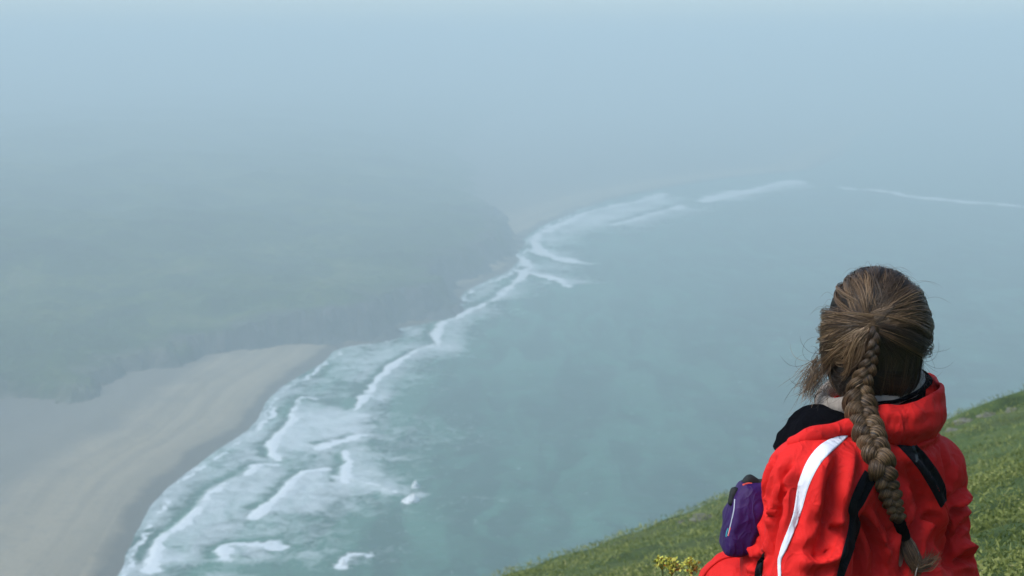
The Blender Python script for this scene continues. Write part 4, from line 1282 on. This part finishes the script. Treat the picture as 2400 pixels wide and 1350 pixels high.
def leaves(name, n, y0, y1, size, pw, tall, label, thin=0.5):
    u = gg.random(n)
    yy = (y0 ** (1 - pw) + u * (y1 ** (1 - pw) - y0 ** (1 - pw))) ** (1 / (1 - pw))
    an = gg.uniform(R(-13), R(32), n)
    xx = yy * np.tan(an) + gg.normal(0, 0.6, n)
    clump = fbm2(xx, yy, 0.55, 3)
    clump2 = fbm2(xx + 60, yy, 2.6, 2)
    r = np.hypot(xx - PV[0], yy - PV[1])
    keep = (gg.random(n) < sstep(0.28, 0.55, clump) * 0.8 + 0.2) & (r > 0.45)
    xx, yy, clump, clump2 = xx[keep], yy[keep], clump[keep], clump2[keep]
    n = len(xx)
    hgt = gg.random(n) ** 0.6 * tall * (0.35 + 1.5 * clump * clump2) * (0.7 + 0.05 * np.minimum(yy, 12))
    z0 = hill(xx, yy)
    base = np.stack([xx, yy, z0 + hgt], -1)
    s = (size[0] + size[1] * yy) * gg.uniform(0.6, 1.35, n)
    phi = gg.uniform(0, 2 * np.pi, n); el = gg.uniform(-0.1, 1.25, n)
    d = np.stack([np.cos(phi) * np.cos(el), np.sin(phi) * np.cos(el), np.sin(el)], -1)
    w = np.cross(d, gg.normal(0, 1, (n, 3))); w /= np.linalg.norm(w, axis=1)[:, None]
    dn = np.cross(d, w)
    a = base; t = base + d * s[:, None]
    m = base + d * (s * 0.5)[:, None] + dn * (s * 0.10)[:, None]
    l = m + w * (s * thin * 0.5)[:, None]; rgt = m - w * (s * thin * 0.5)[:, None]
    V = np.stack([a, rgt, t, l], 1).reshape(-1, 3)
    F = np.arange(4 * n).reshape(-1, 4)
    me = mesh_np(name, V, F, False)
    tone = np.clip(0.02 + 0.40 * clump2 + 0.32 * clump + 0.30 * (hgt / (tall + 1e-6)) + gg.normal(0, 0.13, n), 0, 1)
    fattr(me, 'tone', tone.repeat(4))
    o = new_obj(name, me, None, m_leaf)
    tag(o, label, None, None, 'stuff')
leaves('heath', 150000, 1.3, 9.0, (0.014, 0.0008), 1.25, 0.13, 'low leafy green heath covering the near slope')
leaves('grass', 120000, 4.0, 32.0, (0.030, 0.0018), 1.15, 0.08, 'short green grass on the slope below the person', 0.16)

# yellow flowering plants beside the knee
m_stem = mat_new('plant_stem', (0.10, 0.15, 0.04), 0.7)[0]
m_flo, nt, b = mat_new('yellow_petal', (0.55, 0.52, 0.06), 0.6, 0.3)
nt.links.new(ramp(nt, attr(nt, 'tone'), [(0.0, (0.16, 0.21, 0.03)), (0.5, (0.40, 0.41, 0.05)), (1.0, (0.62, 0.58, 0.12))]), b.inputs['Base Color'])
def flower_plant(px, py, d, rad, seed, label):
    q = np.random.default_rng(seed)
    top = pt(px, py, d)
    bx, by = top[0] + q.normal(0, 0.03), top[1] + q.normal(0, 0.03)
    base = np.array([bx, by, float(hill(bx, by)) - 0.01])
    root = bpy.data.objects.new('flowering_plant', None)
    COL.objects.link(root); root.location = base
    tag(root, label, 'plant', 'yellow flowering plants beside the knee')
    IM = Matrix.Translation(-Vector(base))
    def ch(name, me, mat):
        o = new_obj(name, me, root, mat); o.matrix_parent_inverse = IM; return o
    mid = (base + top) / 2 + np.array([q.normal(0, .02), q.normal(0, .02), 0])
    vv, f2 = tube(smooth_line([base, mid, top + np.array([0, 0, -rad * 0.9])], 6), 0.0035, 6)
    ch('stem', mesh_np('stem', vv, f2), m_stem)
    for k in range(9):                      # leaves up the stem
        t = 0.25 + 0.07 * k
        o_ = base * (1 - t) + (top + np.array([0, 0, -rad])) * t
        a = q.random() * 6.28; d_ = np.array([math.cos(a), math.sin(a), 0.35]); w = np.array([-math.sin(a), math.cos(a), 0])
        ln = 0.055 * (1.2 - t * 0.6)
        V = np.array([o_, o_ + d_ * ln * .5 + w * .011 + UP * .006, o_ + d_ * ln, o_ + d_ * ln * .5 - w * .011 + UP * .006, o_ + d_ * ln * .5 - UP * .001])
        me = mesh_np('leaf', V, np.array([[0, 3, 4, 4], [0, 4, 1, 1], [4, 3, 2, 2], [1, 4, 2, 2]])[:, :3])
        fattr(me, 'tone', np.full(5, q.uniform(.5, .9)))
        ch('leaf', me, m_leaf)
    for k in range(8):                     # clustered flower heads
        a = q.random() * 6.28; e = q.uniform(-0.5, 1.4)
        c0 = top + np.array([math.cos(a) * math.cos(e), math.sin(a) * math.cos(e), math.sin(e) * 1.1]) * rad * q.uniform(.45, 1.0)
        st = top + np.array([0, 0, -rad * 0.9])
        acc = Acc()
        vv, f2 = tube(smooth_line([st, (st + c0) / 2 + UP * 0.004, c0], 3), 0.0013, 4)
        acc.add(vv, f2, 0.0)
        for j in range(15):                 # petals
            dd = q.normal(0, 1, 3); dd[2] = abs(dd[2]) * 0.8; dd /= np.linalg.norm(dd)
            w = np.cross(dd, q.normal(0, 1, 3)); w /= np.linalg.norm(w)
            o_ = c0 + q.normal(0, .0035, 3); ln = q.uniform(.006, .010)
            acc.add(np.array([o_, o_ + dd * ln * .5 - w * .0032, o_ + dd * ln, o_ + dd * ln * .5 + w * .0032]), np.array([[0, 1, 2, 3]]), q.uniform(.2, 1))
        ch('flower_head', acc.mesh('flower_head', False, 'tone'), m_flo)
flower_plant(1572, 1334, 3.05, 0.022, 1, 'yellow flowering plant with the widest flower head, left of the red knee')
flower_plant(1552, 1322, 3.35, 0.018, 2, 'faint yellow flowering plant behind and left of the two brighter ones')
flower_plant(1618, 1332, 3.10, 0.020, 3, 'yellow flowering plant standing right against the red knee')

# pale stones on the brow of the hill
m_rock, nt, b = mat_new('pale_stone', (0.3, 0.29, 0.27), 0.9, 0.2)
nt.links.new(ramp(nt, noise(nt, geo_pos(nt), 7, 5, 0.65), [(0.3, (0.06, 0.068, 0.045)), (0.55, (0.15, 0.155, 0.115)), (0.75, (0.24, 0.24, 0.195))]), b.inputs['Base Color'])
bump(nt, b, noise(nt, geo_pos(nt), 18, 5, 0.7), 0.8, 0.03)
def stone(px, py, wpx, hpx, seed, label):
    c0 = ground_hit(px, py)
    d = float(np.linalg.norm(c0 - np.array([0, 0, H])))
    w, h_ = wpx * d / FPX / 2, hpx * d / FPX
    n, m = 12, 20
    t = np.linspace(0, 1, n)[:, None]; th = np.linspace(0, 2 * np.pi, m, endpoint=False)[None]
    lump = 0.72 + 0.55 * vnoise2(np.cos(th) * 1.6 + seed * 3.1 + t * 1.3, np.sin(th) * 1.6 + t * 2)
    rr_ = np.cos(t * np.pi / 2) ** 0.55 * lump
    z = np.sin(t * np.pi / 2) * h_ * 1.0 * (0.8 + 0.4 * vnoise2(np.cos(th) * 2 + seed, np.sin(th) * 2 + t))
    V = np.stack([rr_ * np.cos(th) * w, rr_ * np.sin(th) * w * 0.8, z - h_ * 0.45], -1).reshape(-1, 3)
    o = new_obj('stone', mesh_np('stone', V, grid_faces(n, m, True)), None, m_rock)
    o.location = c0
    tag(o, label, 'stone', 'pale stones in the hillside turf')
stone(1650, 1216, 70, 14, 1, 'flat pale stone in the turf left of the purple pouch')
stone(2262, 990, 55, 14, 2, 'pale stone on the brow just right of the red collar')
stone(2318, 975, 46, 12, 3, 'pale stone near the right end of the hill brow')
stone(2232, 1010, 34, 10, 4, 'small pale stone lowest beside the right shoulder')
stone(2374, 962, 30, 10, 5, 'small pale stone at the right edge of the hill brow')
stone(1598, 1224, 26, 7, 6, 'small pale stone left of the flat stone near the pouch')
